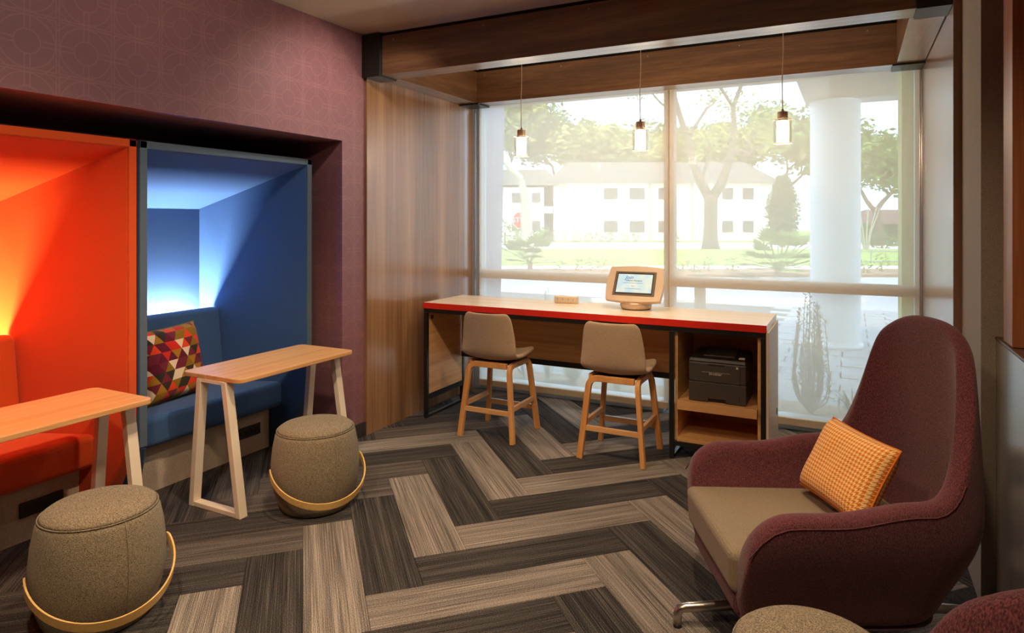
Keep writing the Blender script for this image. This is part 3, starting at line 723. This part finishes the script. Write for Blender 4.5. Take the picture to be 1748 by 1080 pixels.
# ------------------------------------------------------------------ pendant lamps
def pendant(x, y, label):
    t = thing('pendant_lamp', label, 'pendant lamp', (x, y, CEIL), 0, 'pendant lamps above the desk')
    obj('cord', MB().tube([(0, 0, -.02), (.004, 0, -.25), (-.003, 0, -.45), (0, 0, -.66)], .003, 8), M['cord'], t, smooth=True)
    obj('ceiling_cap', MB().lathe([(.05, 0), (.05, -.015), (.02, -.024), (.004, -.026)], 24), M['bronze'], t)
    k = obj('socket_cap', MB().lathe([(.006, -.645), (.010, -.662), (.030, -.664), (.032, -.668), (.032, -.722), (.028, -.724)], 28), M['bronze'], t, smooth=False, bevel=.001)
    obj('socket_ring', MB().lathe([(.0335, -.700), (.0335, -.706)], 28), M['bronze'], k)
    def cyl(nm, r, z0, z1, th, m):
        rings = [[(q*math.cos(2*PI*i/32), q*math.sin(2*PI*i/32), z) for i in range(32)] for q, z in ((r, z0), (r, z1), (r-th, z1), (r-th, z0), (r, z0))]
        obj(nm, MB().loft(rings, cap=False), M[m], t, smooth=False)
    cyl('outer_glass', .058, -.715, -.868, .003, 'glass_lamp'); cyl('inner_glass', .040, -.725, -.860, .002, 'frost')
    for z in (-.714, -.868):
        obj('glass_rim', MB().tube([(.0565*math.cos(2*PI*i/36), .0565*math.sin(2*PI*i/36), z) for i in range(37)], .0011, 6), M['glass_rim'], t, smooth=True)
    b = obj('bulb', MB().lathe([(.002, -.728), (.013, -.732), (.015, -.755), (.024, -.782), (.027, -.802), (.020, -.823), (.002, -.831)], 24), M['bulb'], t, smooth=True)
    light('pendant_glow', 'POINT', (x, y, CEIL-.80), 52, (1.0, .80, .56), shadow_soft_size=.036)
    return t
M['glass_rim'] = plain('bright_glass_rim', srgb(236, 222, 204), .15, var=.02)
for x, lb in ((-2.303, 'clear glass pendant lamp hanging nearest the left wood wall'), (-1.349, 'clear glass pendant lamp hanging above the tablet kiosk'), (-.399, 'clear glass pendant lamp hanging nearest the round column')):
    pendant(x, 4.6, lb)

# ------------------------------------------------------------------ lounge chair
def smooth01(a, b, x):
    t = min(1, max(0, (x-a)/(b-a))); return t*t*(3-2*t)
def lounge(loc, rz, label):
    t = thing('lounge_chair', label, 'armchair', loc, rz, 'burgundy lounge chairs')
    # plan curve of the wall (local +x = facing)
    W_, XS_, XF_, XB_, sq = .405, -.12, .485, -.475, .66
    pts = []; n1, n2 = 14, 44
    pw = lambda c: math.copysign(abs(c)**sq, c)
    for k in range(n1): pts.append(Vector((XF_-(XF_-XS_)*k/n1, -W_)))
    for k in range(n2+1):
        a = -PI/2-PI*k/n2; pts.append(Vector((XS_+(XS_-XB_)*pw(math.cos(a)), W_*pw(math.sin(a)))))
    for k in range(1, n1+1): pts.append(Vector((XS_+(XF_-XS_)*k/n1, W_)))
    arc = [0]
    for a, b in zip(pts, pts[1:]): arc.append(arc[-1]+(b-a).length)
    Lh = arc[-1]/2
    rings = []
    for i, p in enumerate(pts):
        s = abs(arc[i]-Lh); e = Lh-s           # distance from the back centre / from the front tip
        tg = (pts[min(i+1, len(pts)-1)]-pts[max(i-1, 0)]).normalized(); nrm = Vector((tg.y, -tg.x))
        if nrm.dot(p) < 0: nrm = -nrm
        arm = .34+.27*math.sqrt(max(0, 1-(1-min(1, e/.20))**2))+.035*smooth01(.35, .62, e)
        k = 1-smooth01(.29, .58, s)
        crown = 1.215-.15*(min(s, .5)/.36)**2.6
        H = arm+max(0, crown-arm)*k
        th = .082-.02*k
        ring = []
        def plan(z, off):
            f_ = smooth01(.10, .55, z); kk = .68+.32*f_; kx = kk if p.x < 0 else 1-(1-kk)*.45
            q = Vector((p.x*kx, p.y*kk))
            if z > .55:
                hh = (z-.55)/.65; q = Vector((q.x+.03*hh, q.y*(1-.08*hh*hh)))
            return q-nrm*off
        rr_ = .036
        zs_out = [.165+(H-rr_-.165)*j/9 for j in range(10)]
        for z in zs_out: q = plan(z, 0); ring.append((q.x, q.y, z))
        for a in (35, 70, 110, 145):
            aa = math.radians(a); q = plan(H-rr_, th/2*(1-math.cos(aa))); ring.append((q.x, q.y, H-rr_+rr_*math.sin(aa)))
        for j in range(10):
            z = zs_out[9-j]; q = plan(z, th); ring.append((q.x, q.y, z))
        rings.append(ring)
    mb = MB(); mb.loft(rings, cap=True)
    und = [r[0] for r in rings]; und_in = [(x*.55, y*.55, .15) for x, y, z in und]
    mb.loft([und, und_in, [(x*.02, y*.02, .15) for x, y, z in und]], cap=False, closed=False)
    o = obj('shell', mb, M['burgundy'], t, smooth=True, sub=1)
    sm = []
    for i, p in enumerate(rings):
        e = Lh-abs(arc[i]-Lh)
        if .03 < e < .80: sm.append((i, p[9]))
    for half in (0, 1):
        path = [q for i, q in sm if (i < len(rings)/2) == (half == 0)]
        obj('arm_seam', MB().tube(path, .0022, 6), M['burgundy'], t, smooth=True)
    tray = [(.44, -.275), (.44, .275), (.0, .275), (-.26, .21), (-.26, -.21), (.0, -.275)]
    obj('seat_tray', MB().loft([[(x*.93, y*.86, .165) for x, y in tray], [(x, y, .22) for x, y in tray], [(x*.99, y, .285) for x, y in tray]]), M['burgundy'], t, bevel=.03)
    cu = [(.465, -.295), (.465, .295), (-.05, .305), (-.355, .25), (-.355, -.25), (-.05, -.305)]
    c = obj('seat_cushion', MB().loft([[(x*.985, y*.97, .287) for x, y in cu], [(x, y, .445 if x > 0 else .425) for x, y in cu]]), M['cushion'], t, smooth=False)
    md = c.modifiers.new('b', 'BEVEL'); md.width = .03; md.segments = 4
    obj('base_column', MB().lathe([(.03, .06), (.03, .15), (.09, .152), (.09, .16)], 24), M['steel'], t, smooth=False)
    for k in range(4):
        a = k*PI/2+math.radians(-1.6); d = Vector((math.cos(a), math.sin(a), 0)); Lg = .57 if k % 2 == 0 else .44
        lg = obj('base_leg', MB().tube([d*.02+Vector((0, 0, .105)), d*(Lg-.035)+Vector((0, 0, .075)), d*(Lg-.01)+Vector((0, 0, .07)), d*Lg+Vector((0, 0, .05)), d*Lg+Vector((0, 0, .008))], [.022, .018, .018, .017, .016], 14), M['steel'], t, smooth=True)
        obj('glide', MB().tube([d*Lg, d*Lg+Vector((0, 0, .008))], .017, 14), M['printer_dark'], lg)
    return t
CH = Vector((-.095, 2.83, 0)); CR = math.radians(207.5)
lounge(CH, CR, 'high backed burgundy lounge chair with orange check pillow')
lounge((.435, 1.285, 0), math.radians(80), 'burgundy lounge chair cut off at the lower right corner')
fx = Vector((math.cos(CR), math.sin(CR), 0)); fy = Vector((-math.sin(CR), math.cos(CR), 0))
pc = Vector((-.016, 2.895, .612))
pillow('lumbar_pillow', 'orange houndstooth check lumbar pillow leaning in the burgundy chair', .42, .315, .13, M['hound'],
       frame(pc, fy*-1+fx*.10, Vector((0, 0, 1))-fx*.55))

# ------------------------------------------------------------------ outside
FWv = Vector((-math.sin(YAW), math.cos(YAW), 0)); RTv = Vector((math.cos(YAW), math.sin(YAW), 0))
def gz(d): return -.05-.0062*max(0, d-9)
def strip(name, mat, d0, d1, r0=-90, r1=90, dz=0, th=.1, label=None):
    P = lambda r, d, z: tuple(FWv*d+RTv*r+Vector((0, 0, z)))
    bot = [P(r0, d0, gz(d0)-th), P(r1, d0, gz(d0)-th), P(r1, d1, gz(d1)-th), P(r0, d1, gz(d1)-th)]
    tp = [P(r0, d0, gz(d0)+dz), P(r1, d0, gz(d0)+dz), P(r1, d1, gz(d1)+dz), P(r0, d1, gz(d1)+dz)]
    return struct(name, MB().hexa(bot, tp), mat, label)
pav = struct('pavement', MB().box(-9, 6, 5.57, 13.4, -.2, -.062), M['joint'], 'pale paver terrace outside the window')
def paver_mesh():
    me = MB().hexa([(-.295, -.145, -.03), (.295, -.145, -.03), (.295, .145, -.03), (-.295, .145, -.03)], [(-.29, -.14, 0), (.29, -.14, 0), (.29, .14, 0), (-.29, .14, 0)]).mesh('paver')
    finish(me, M['paver'], False); return me
PV = paver_mesh(); rp = random.Random(5); cnt = 0
for j in range(24):
    for i in range(16):
        x = -5.2+i*.6+(.3 if j % 2 else 0); y = 6.55+j*.3
        if x < -3.4+(-.35)*(y-6) or x > 1.8: continue
        if x < -1.2 and y > 9.5: continue
        if cnt >= 300: continue
        cnt += 1
        o = bpy.data.objects.new('paver', PV); COL.objects.link(o); o.parent = pav; o.location = (x, y, -.045+rp.uniform(-.004, .004)); o.rotation_euler = (rp.uniform(-.006, .006), rp.uniform(-.006, .006), rp.uniform(-.01, .01))
struct('planting_bed', MB().box(-3.9, 1.5, 5.58, 6.38, -.1, -.03), M['soil'], 'mulched planting bed right outside the window')
strip('driveway', M['asphalt'], 11.5, 20, dz=-.02, label='pale asphalt driveway')
strip('verge', M['soil'], 20, 22.6, dz=.06, label='mulched verge with small plants beyond the driveway')
strip('sidewalk', M['road'], 22.6, 25, dz=.02, label='pale concrete walk')
strip('lawn', M['lawn'], 25, 41, dz=.05, label='strip of green lawn')
strip('street', M['road'], 41, 58, dz=0, label='bright street and parking court')
strip('far_lawn', M['lawn'], 58, 160, dz=.05, label='far lawn around the white building')
strip('kerb', M['road'], 13.2, 13.45, r0=1.5, r1=7, dz=.08)

# column, canopy, fins
cl = thing('round_column', 'thick white round column on the terrace', 'column', (-.19, 9.55, -.045))
obj('shaft', MB().lathe([(.30, 0), (.30, 3.19)], 48), M['column'], cl, smooth=False)
obj('base_ring', MB().lathe([(.33, 0), (.33, .05), (.301, .055)], 48), M['column'], cl)
for p in cl.children[0].data.polygons: p.use_smooth = len(p.vertices) == 4
cn = thing('entrance_canopy', 'flat beige canopy resting on the round column', 'canopy', (1.9, 7.9, 3.15))
obj('roof_slab', MB().box(-2.45, 3.0, -2.2, 1.95, .25, .7), M['soffit'], cn)
obj('edge_beam', MB().box(-2.45, 3.0, 1.5, 1.95, 0, .249), M['soffit'], cn)
obj('edge_beam', MB().box(-2.45, -2.15, -2.2, 1.499, 0, .249), M['soffit'], cn)
tag(obj('wall_fin', MB().hexa([(-4.6, 5.75, -.06), (-3.53, 5.75, -.06), (-3.53, 6.5, -.06), (-4.6, 6.5, -.06)], [(-4.6, 5.75, 3.4), (-3.45, 5.75, 3.4), (-3.45, 6.5, 3.4), (-4.6, 6.5, 3.4)]), M['fin']), 'violet grey outer pier at the left edge of the window', 'pier')
tag(obj('wall_fin', MB().box(.34, .9, 5.75, 6.2, -.06, 3.14), M['fin_y']), 'yellow outer pier at the right edge of the window', 'pier')

# leaf helper
def leaves(mb, center, rad, n, size, rng, squash=1.0, shell=.35):
    for _ in range(n):
        while True:
            d = Vector((rng.uniform(-1, 1), rng.uniform(-1, 1), rng.uniform(-1, 1)))
            if .02 < d.length < 1: break
        d = d.normalized()*(shell+(1-shell)*rng.random()**.5)
        p = Vector(center)+Vector((d.x*rad[0], d.y*rad[1], d.z*rad[2]))
        a = Vector((rng.uniform(-1, 1), rng.uniform(-1, 1), rng.uniform(-.5, .5))).normalized(); b = a.cross(Vector((rng.uniform(-1, 1), rng.uniform(-1, 1), rng.uniform(-1, 1)))).normalized()
        s = size*rng.uniform(.6, 1.3)
        mb.add([p-a*s, p-b*s*.45, p+a*s, p+b*s*.45], [(0, 1, 2, 3)])
def branch_tree(rng, h, r0, forks, spread, lean=(0, 0)):
    wood_mb = MB(); tips = []
    def grow(p, d, L, r, depth):
        path = [p]; rr = [r]; q = p; dd = d
        for k in range(4):
            dd = (dd+Vector((rng.uniform(-1, 1), rng.uniform(-1, 1), rng.uniform(-.3, .6)))*.16).normalized(); q = q+dd*L/4; path.append(q); rr.append(r*(1-.42*(k+1)/4))
        wood_mb.tube(path, rr, 7 if depth < 2 else 5, cap=False)
        if depth >= forks: tips.append(q); return
        for k in range(2 if depth == 0 else rng.choice([2, 3])):
            az = rng.uniform(0, 2*PI); nd = (dd*(1-spread*.35)+Vector((math.cos(az), math.sin(az), rng.uniform(-.1, .5)))*spread).normalized()
            grow(q, nd, L*rng.uniform(.66, .86), r*.58*rng.uniform(.85, 1.1), depth+1)
            if depth > 1: tips.append(q)
    grow(Vector((0, 0, 0)), Vector((lean[0], lean[1], 1)).normalized(), h, r0, 0)
    return wood_mb, tips
def tree(name, label, pos, h, r0, forks, spread, leafn, leafs, leafr, leafm, barkm, seed, group=None, lean=(0, 0)):
    rng = random.Random(seed); t = thing(name, label, 'tree', pos, 0, group)
    wmb, tips = branch_tree(rng, h, r0, forks, spread, lean)
    obj('trunk', wmb, M[barkm], t, smooth=True, fix=False)
    mb = MB()
    for q in tips: leaves(mb, q, (leafr, leafr, leafr*.7), max(1, leafn//max(1, len(tips))), leafs, rng, shell=.1)
    c = obj('crown', mb, M[leafm], t, fix=False); c['kind'] = 'stuff'
    return t
def P(d, px, dz=0):
    v = FWv*d+RTv*(d*(px-CX)/F_PX); return (v.x, v.y, gz(d)+dz)
G = 'trees across the street'
oak = thing('oak_tree', 'spreading oak with forked trunk on the lawn before the white building', 'tree', P(42, 1213), 0, G)
rng = random.Random(11); wmb = MB(); tips = []
def limb(path, rr, n=9): wmb.tube([RTv*a+FWv*c+Vector((0, 0, b)) for a, b, c in path], rr, n, cap=True)
limb([(0, 0, 0), (-.02, .5, 0), (0, 1.6, 0), (.02, 3.0, 0), (0, 3.5, 0)], [.62, .48, .42, .42, .46], 12)
limb([(-.02, 3.2, 0), (-.55, 4.2, .2), (-1.1, 5.6, .3), (-1.35, 7.0, .4), (-1.9, 8.6, .3), (-2.3, 10.0, .2), (-2.2, 11.6, 0)], [.34, .30, .25, .22, .17, .12, .06])
limb([(.05, 3.2, 0), (.65, 4.2, -.2), (1.0, 5.4, -.3), (1.25, 6.3, -.3), (1.35, 7.6, -.5), (1.3, 9.0, -.4), (1.9, 10.6, -.4), (2.4, 11.6, -.3)], [.34, .30, .26, .22, .18, .15, .11, .05])
limb([(1.15, 6.0, -.3), (2.0, 6.3, .2), (2.6, 6.1, .6), (3.2, 6.6, .9), (4.0, 6.8, 1.2)], [.2, .17, .14, .1, .05])
limb([(2.5, 6.1, .6), (2.6, 6.9, .7), (3.1, 7.6, .9), (4.2, 8.1, 1.2)], [.12, .1, .08, .03])
limb([(-1.35, 7.0, .4), (-.6, 8.2, 1.0), (.1, 9.2, 1.2), (.7, 9.6, 1.4)], [.14, .11, .08, .03])
limb([(1.3, 9.0, -.4), (.5, 10.0, -.8), (-.4, 10.8, -1.0), (-1.0, 10.9, -1.2)], [.11, .09, .06, .03])
limb([(1.9, 10.6, -.4), (1.4, 11.6, -.4), (.8, 12.4, -.4)], [.08, .06, .03])
limb([(-.55, 4.2, .2), (-.2, 5.2, .5), (.15, 6.2, .7), (.1, 7.2, .9)], [.1, .09, .07, .03])
limb([(-1.9, 8.6, .3), (-3.0, 9.4, .6), (-3.8, 10.4, .9)], [.1, .07, .03])
obj('trunk', wmb, M['bark'], oak, smooth=True, fix=False)
mb = MB()
for a, b, c, r, n in [(-2.6, 11.2, .2, 1.6, 160), (2.6, 11.6, -.3, 1.8, 180), (4.2, 7.2, 1.2, 1.6, 260), (4.6, 8.3, 1.2, 1.5, 200), (.7, 9.7, 1.3, 1.3, 120), (-1.0, 11.2, -1, 1.4, 120), (-4.0, 10.4, 1, 1.4, 120), (.4, 7.3, .9, 1.5, 160), (2.0, 9.0, 0, 1.5, 140), (-2.4, 7.2, .5, 1.3, 120), (1.0, 12.8, -.4, 1.5, 120)]:
    leaves(mb, RTv*a+FWv*c+Vector((0, 0, b)), (r, r, r*.7), n, .16, rng, shell=.1)
obj('crown', mb, M['leaf_y'], oak, fix=False)['kind'] = 'stuff'
tree('birch_tree', 'pale barked tree with thin foliage beside the stop sign', P(29, 902), 3.6, .26, 5, .62, 3400, .11, .9, 'leaf_y', 'bark_pale', 21, G)
for k, (d, px, h, n, s, m, lb) in enumerate([
    (72, 868, 5.3, 8000, 21, 'leaf_y', 'tall yellow green tree behind the left end of the white building'),
    (84, 950, 5.4, 8000, 22, 'leaf_g', 'green tree rising over the roof above the stair of the white building'),
    (76, 1040, 4.2, 8000, 23, 'leaf_y', 'yellow green tree behind the middle of the white roof'),
    (88, 1130, 4.6, 8000, 24, 'leaf_g', 'green tree behind the forked oak'),
    (78, 1225, 4.6, 8000, 25, 'leaf_y', 'yellow green tree behind the right end of the white building'),
    (86, 1320, 5.2, 8000, 26, 'leaf_g', 'green tree left of the round column'),
    (50, 1500, 2.6, 6000, 27, 'leaf_g', 'bright green tree right of the round column'),
    (82, 1575, 4.2, 8000, 28, 'leaf_g', 'green tree beside the yellow pier')]):
    tree('background_tree', lb, P(d, px), h, .4, 4, .75, n, .42 if d > 60 else .24, 2.9 if d > 60 else 1.7, m, 'bark', s, G)
# conical evergreen
t = thing('evergreen_tree', 'dense conical evergreen beside the white building', 'tree', P(46, 1336), 0, G); rng = random.Random(31); mb = MB()
for k in range(16):
    z = .75+3.9*k/15; r = .25+1.15*math.sin(PI*(.12+.80*k/15))**.8*(1-.35*k/15)
    leaves(mb, (0, 0, z), (r, r, .5), 260, .16, rng, shell=.2)
obj('crown', mb, M['leaf_d'], t, fix=False)['kind'] = 'stuff'
obj('trunk', MB().tube([(0, 0, 0), (0, 0, 2.5)], .14, 8), M['bark'], t)
# crape-myrtle like bare multi stem at the right
t = thing('bare_shrub_tree', 'pale multi stemmed bare small tree right of the round column', 'tree', P(40, 1478), 0, G); rng = random.Random(33); mb = MB()
for k in range(9):
    a = k/9*2*PI; mb.tube([(.1*math.cos(a), .1*math.sin(a), 0), (.25*math.cos(a), .25*math.sin(a), 1.0), (.75*math.cos(a), .75*math.sin(a), 2.6)], [.06, .05, .02], 6)
obj('stems', mb, M['bark_pale'], t, fix=False)

# fan palms
def palm(pos, h, n, label, seed):
    rng = random.Random(seed); t = thing('fan_palm', label, 'palm', pos, 0, 'fan palms on the verge')
    obj('stem', MB().tube([(0, 0, 0), (0, 0, h*.14)], .09, 8), M['bark'], t)
    for k in range(n):
        a = rng.uniform(0, 2*PI); el = rng.uniform(.02, 1.3); d = Vector((math.cos(a)*math.cos(el), math.sin(a)*math.cos(el), math.sin(el)))
        L = h*.55*rng.uniform(.8, 1.1); c = Vector((0, 0, h*.12)); tip = c+d*L; mb = MB(); mb.tube([c, tip], .012, 5)
        side = d.cross(Vector((0, 0, 1))).normalized(); up = side.cross(d)
        for j in range(11):
            an = math.radians(-75+15*j); v = d*math.cos(an)+side*math.sin(an); e = tip+v*h*.30*(.8+.2*math.cos(an))-Vector((0, 0, .03))
            w_ = v.cross(up).normalized()*.045*h/1.2
            mb.add([tip, tip.lerp(e, .5)+w_, e, tip.lerp(e, .5)-w_], [(0, 1, 2, 3)])
        obj('frond', mb, M['leaf_g'], t, fix=False)
palm(P(22.5, 905, .06), 1.6, 24, 'fan palm in front of the stop sign post', 41)
palm(P(19.5, 1328, .06), 1.7, 34, 'large fan palm left of the round column', 42)

# far building
bd = thing('white_building', 'long white two storey building with grey hipped roof across the street', 'building', P(62, 884), YAW)
B = lambda px: (px-884)/F_PX*62
zb = 0.0
def bpx(y): return (CY-y)/F_PX*62+CAM_H-gz(62)
X0, X1 = B(945), B(1322)
obj('wall', MB().box(X0, X1, 0, 9, -.2, bpx(312)), M['bldg'], bd)
obj('wall', MB().box(B(846), B(928), -.6, 8, -.2, bpx(320)), M['bldg'], bd)
obj('stair_wall', MB().box(B(928), B(945), 2.2, 8, -.2, bpx(314)), M['wframe'], bd)
def roof(x0, x1, y0, y1, z0, z1, ins):
    obj('roof', MB().hexa([(x0-.6, y0-.6, z0), (x1+.6, y0-.6, z0), (x1+.6, y1+.6, z0), (x0-.6, y1+.6, z0)], [(x0+ins, (y0+y1)/2-.3, z1), (x1-ins, (y0+y1)/2-.3, z1), (x1-ins, (y0+y1)/2+.3, z1), (x0+ins, (y0+y1)/2+.3, z1)]), M['roof'], bd)
roof(X0, X1, 0, 9, bpx(312), bpx(270), 1.5); roof(B(846), B(945), -.6, 8, bpx(317), bpx(285), .5)
def bwin(px0, px1, y0, y1, yy=0):
    f_ = obj('window', MB().box(B(px0), B(px1), yy-.06, yy, bpx(y1), bpx(y0)), M['wframe'], bd)
    w_ = (B(px1)-B(px0)); m_ = (B(px0)+B(px1))/2
    for s in (-1, 1): obj('pane', MB().box(m_+(s-1)*w_/4+.03, m_+(s+1)*w_/4-.03, yy-.08, yy-.061, bpx(y1)+.08, bpx(y0)-.08), M['wpane'], f_)
for a, b in ((1031, 1054), (1075, 1100), (1124, 1150), (1233, 1251), (1268, 1286)):
    bwin(a, b, 321, 340); bwin(a, b, 377, 396)
for a, b in ((874, 890), (908, 922)): bwin(a, b, 330, 346, -.6); bwin(a, b, 377, 394, -.6)
for px in (962, 1108, 1180): obj('downpipe', MB().box(B(px), B(px)+.2, -.14, 0, 0, bpx(314)), M['soffit'], bd)
obj('door', MB().box(B(931), B(943), 2.14, 2.2, 0, bpx(376)), M['bark'], bd)
obj('balcony_rail', MB().box(B(929), B(944), .1, .16, bpx(364), bpx(352)), M['sign_white'], bd)
lb = thing('low_building', 'low brown roofed building far right of the round column', 'building', P(62, 1520), YAW)
obj('wall', MB().box(-3, 4, 0, 5, 0, 1.6), M['wframe'], lb)
obj('roof', MB().hexa([(-3.5, -.6, 1.6), (4.5, -.6, 1.6), (4.5, 5.6, 1.6), (-3.5, 5.6, 1.6)], [(-1, 2.3, 3.0), (3, 2.3, 3.0), (3, 2.7, 3.0), (-1, 2.7, 3.0)]), M['brownroof'], lb)
# clipped shrubs
def bush(pos, r, h, label, m, seed, n=260, group='clipped shrubs by the white building'):
    rng = random.Random(seed); t = thing('shrub', label, 'shrub', pos, 0, group); mb = MB()
    leaves(mb, (0, 0, h*.45), (r, r, h*.55), n, .13*max(.35, r), rng, shell=.45); obj('foliage', mb, M[m], t, fix=False)['kind'] = 'stuff'
    obj('stem', MB().tube([(0, 0, 0), (0, 0, h*.5)], .04*r+.005, 6), M['bark'], t)
    return t
for k, px in enumerate((985, 1004, 1023, 1042, 1066, 1085, 1150)):
    bush(P(58.6, px), .50, .95, 'low clipped green shrub along the white building wall', 'leaf_d', 50+k)
bush(P(47, 925), 1.1, 1.5, 'rounded shrub by the pale barked tree', 'leaf_d', 60)
bush(P(50, 862), 1.3, 2.0, 'green shrub at the left edge of the view by the stop sign', 'leaf_g', 61)
for k, (px, r, h, lb_) in enumerate(((1505, .9, 1.1, 'round clipped shrub behind the metal fence'), (1528, 1.1, .9, 'wide clipped shrub beside the yellow pier'), (1497, 1.6, 1.8, 'tall clipped hedge before the low brown building'))):
    bush(P(44+4*k, px), r, h, lb_, 'leaf_d', 65+k)
rngp = random.Random(9)
for k, px in enumerate((955, 985, 1010, 1030, 1055, 1158, 1185, 1210, 1250, 1395, 1475, 1505)):
    bush(P(21+rngp.uniform(-.6, .9), px, .06), rngp.uniform(.22, .36), rngp.uniform(.35, .6), 'small young plant in the mulched verge', 'leaf_g', 80+k, 90, 'small plants in the verge')
for k in range(14):
    px = 930+k*14; t = thing('flower', 'tiny pink flower clump in the verge', 'flower', P(20.6+rngp.uniform(-.4, .4), px, .06), 0, 'pink flowers in the verge'); rng = random.Random(200+k); mb = MB()
    leaves(mb, (0, 0, .10), (.10, .10, .06), 14, .03, rng); obj('petals', mb, M['bloom'], t, fix=False)['kind'] = 'stuff'
    obj('stem', MB().tube([(0, 0, 0), (0, 0, .09)], .008, 5), M['leaf_g'], t)
# stop sign
ss = thing('stop_sign', 'red octagonal stop sign on a post across the driveway', 'sign', P(31, 889), YAW)
zc = 1.60-gz(31); R_ = .42
octa = [(R_*math.cos(math.radians(22.5+45*k)), R_*math.sin(math.radians(22.5+45*k))) for k in range(8)]
bdk = obj('sign_board', MB().hexa([(x, .0, zc+z) for x, z in octa], [(x, .02, zc+z) for x, z in octa]), M['sign_white'], ss)
obj('red_face', MB().hexa([(x*.94, -.004, zc+z*.94) for x, z in octa], [(x*.94, -.0002, zc+z*.94) for x, z in octa]), M['sign_red'], bdk)
text('lettering', 'STOP', .34, M['sign_white'], bdk, (0, -.008, zc), (PI/2, 0, 0))
obj('post', MB().box(-.035, .035, .021, .08, 0, zc+.3), M['post'], ss)
# bollard
bo = thing('bollard', 'beige round bollard at the edge of the terrace', 'bollard', P(11.4, 1195), 0)
obj('post', MB().lathe([(.095, 0), (.095, .70)], 24), M['bollard'], bo)
obj('cap', MB().lathe([(.10, .701), (.10, .725), (.05, .74)], 24), M['bollard'], bo)
# fence
fc = thing('metal_fence', 'thin silver metal rail fence right of the round column', 'fence', P(26, 1500), YAW)
for z in (.62, 1.02): obj('rail', MB().tube([(-1.6, 0, z-.5), (1.8, 0, z-.5)], .022, 8), M['post'], fc)
for x in (-1.5, -.3, .9): obj('post', MB().tube([(x, 0, -.1), (x, 0, .55)], .025, 8), M['post'], fc)
# plants right outside the window
def slim_shrub(pos, h, n, label, seed, spread=.16, leaf=.014):
    rng = random.Random(seed); t = thing('slim_shrub', label, 'shrub', pos); st = MB(); lf = MB()
    for k in range(n):
        a = rng.uniform(0, 2*PI); s = spread*rng.uniform(.1, 1); hh = h*rng.uniform(.45, 1)*(1-.3*s/spread)
        pth = [Vector((math.cos(a)*s*min(1, f/.3)**.8*(1-.4*f)+rng.uniform(-.008, .008), math.sin(a)*s*min(1, f/.3)**.8*(1-.4*f)+rng.uniform(-.008, .008), hh*f)) for f in (0, .2, .4, .6, .8, 1)]
        st.tube(pth, [.005, .0045, .004, .0035, .003, .0015], 5)
        for j in range(56):
            f = .15+.85*j/56; i = min(4, int(f*5)); p = pth[i].lerp(pth[i+1], f*5-i); az = rng.uniform(0, 2*PI)
            d = Vector((math.cos(az), math.sin(az), .5)).normalized(); sd = d.cross(Vector((0, 0, 1))).normalized()*leaf*.45; L = leaf*rng.uniform(1.2, 2.2)
            lf.add([p, p+d*L*.5+sd, p+d*L, p+d*L*.5-sd], [(0, 1, 2, 3)])
    obj('stems', st, M['leaf_near'], t, fix=False); obj('foliage', lf, M['leaf_near'], t, fix=False)['kind'] = 'stuff'
def grass(pos, h, n, label, seed):
    rng = random.Random(seed); t = thing('grass_clump', label, 'grass', pos, 0, 'grass clumps outside the window'); mb = MB()
    for k in range(n):
        a = rng.uniform(0, 2*PI); L = h*rng.uniform(.6, 1.1); s = rng.uniform(.3, .9); d = Vector((math.cos(a), math.sin(a), 0)); sd = Vector((-d.y, d.x, 0))*.009
        p = [d*.02+d*L*s*f*f+Vector((0, 0, L*(f-.45*s*f*f))) for f in (0, .3, .6, .85, 1)]
        vs = []; 
        for i, q in enumerate(p): w_ = sd*(1-i/4.2); vs += [q-w_, q+w_]
        mb.add(vs, [(2*i, 2*i+1, 2*i+3, 2*i+2) for i in range(4)])
    obj('blades', mb, M['leaf_near'], t, fix=False)['kind'] = 'stuff'
slim_shrub((-.30, 6.02, -.03), 1.15, 36, 'tall slender leafy shrub outside the window right of the desk', 70, .22, .021)
slim_shrub((-2.72, 6.0, -.03), 1.15, 14, 'thin upright twiggy shrub outside above the outlet block', 71, .10)
slim_shrub((-3.0, 6.05, -.03), .95, 9, 'thin twiggy shrub outside by the violet pier', 72, .10)
gx = [(-.80, 5.95, .36, 'grass clump outside between desk cabinet and slender shrub'), (.02, 5.95, .24, 'grass clump outside right of the slender shrub'), (-1.40, 5.95, .38, 'grass clump outside seen beside the stool next to the printer'),
      (-1.98, 5.97, .36, 'grass clump outside seen between the two stools'), (-2.42, 5.95, .30, 'grass clump outside behind the left stool')]
for k, (x, y, h, l_) in enumerate(gx): grass((x, y, -.03), h*1.2, 110, l_, 90+k)
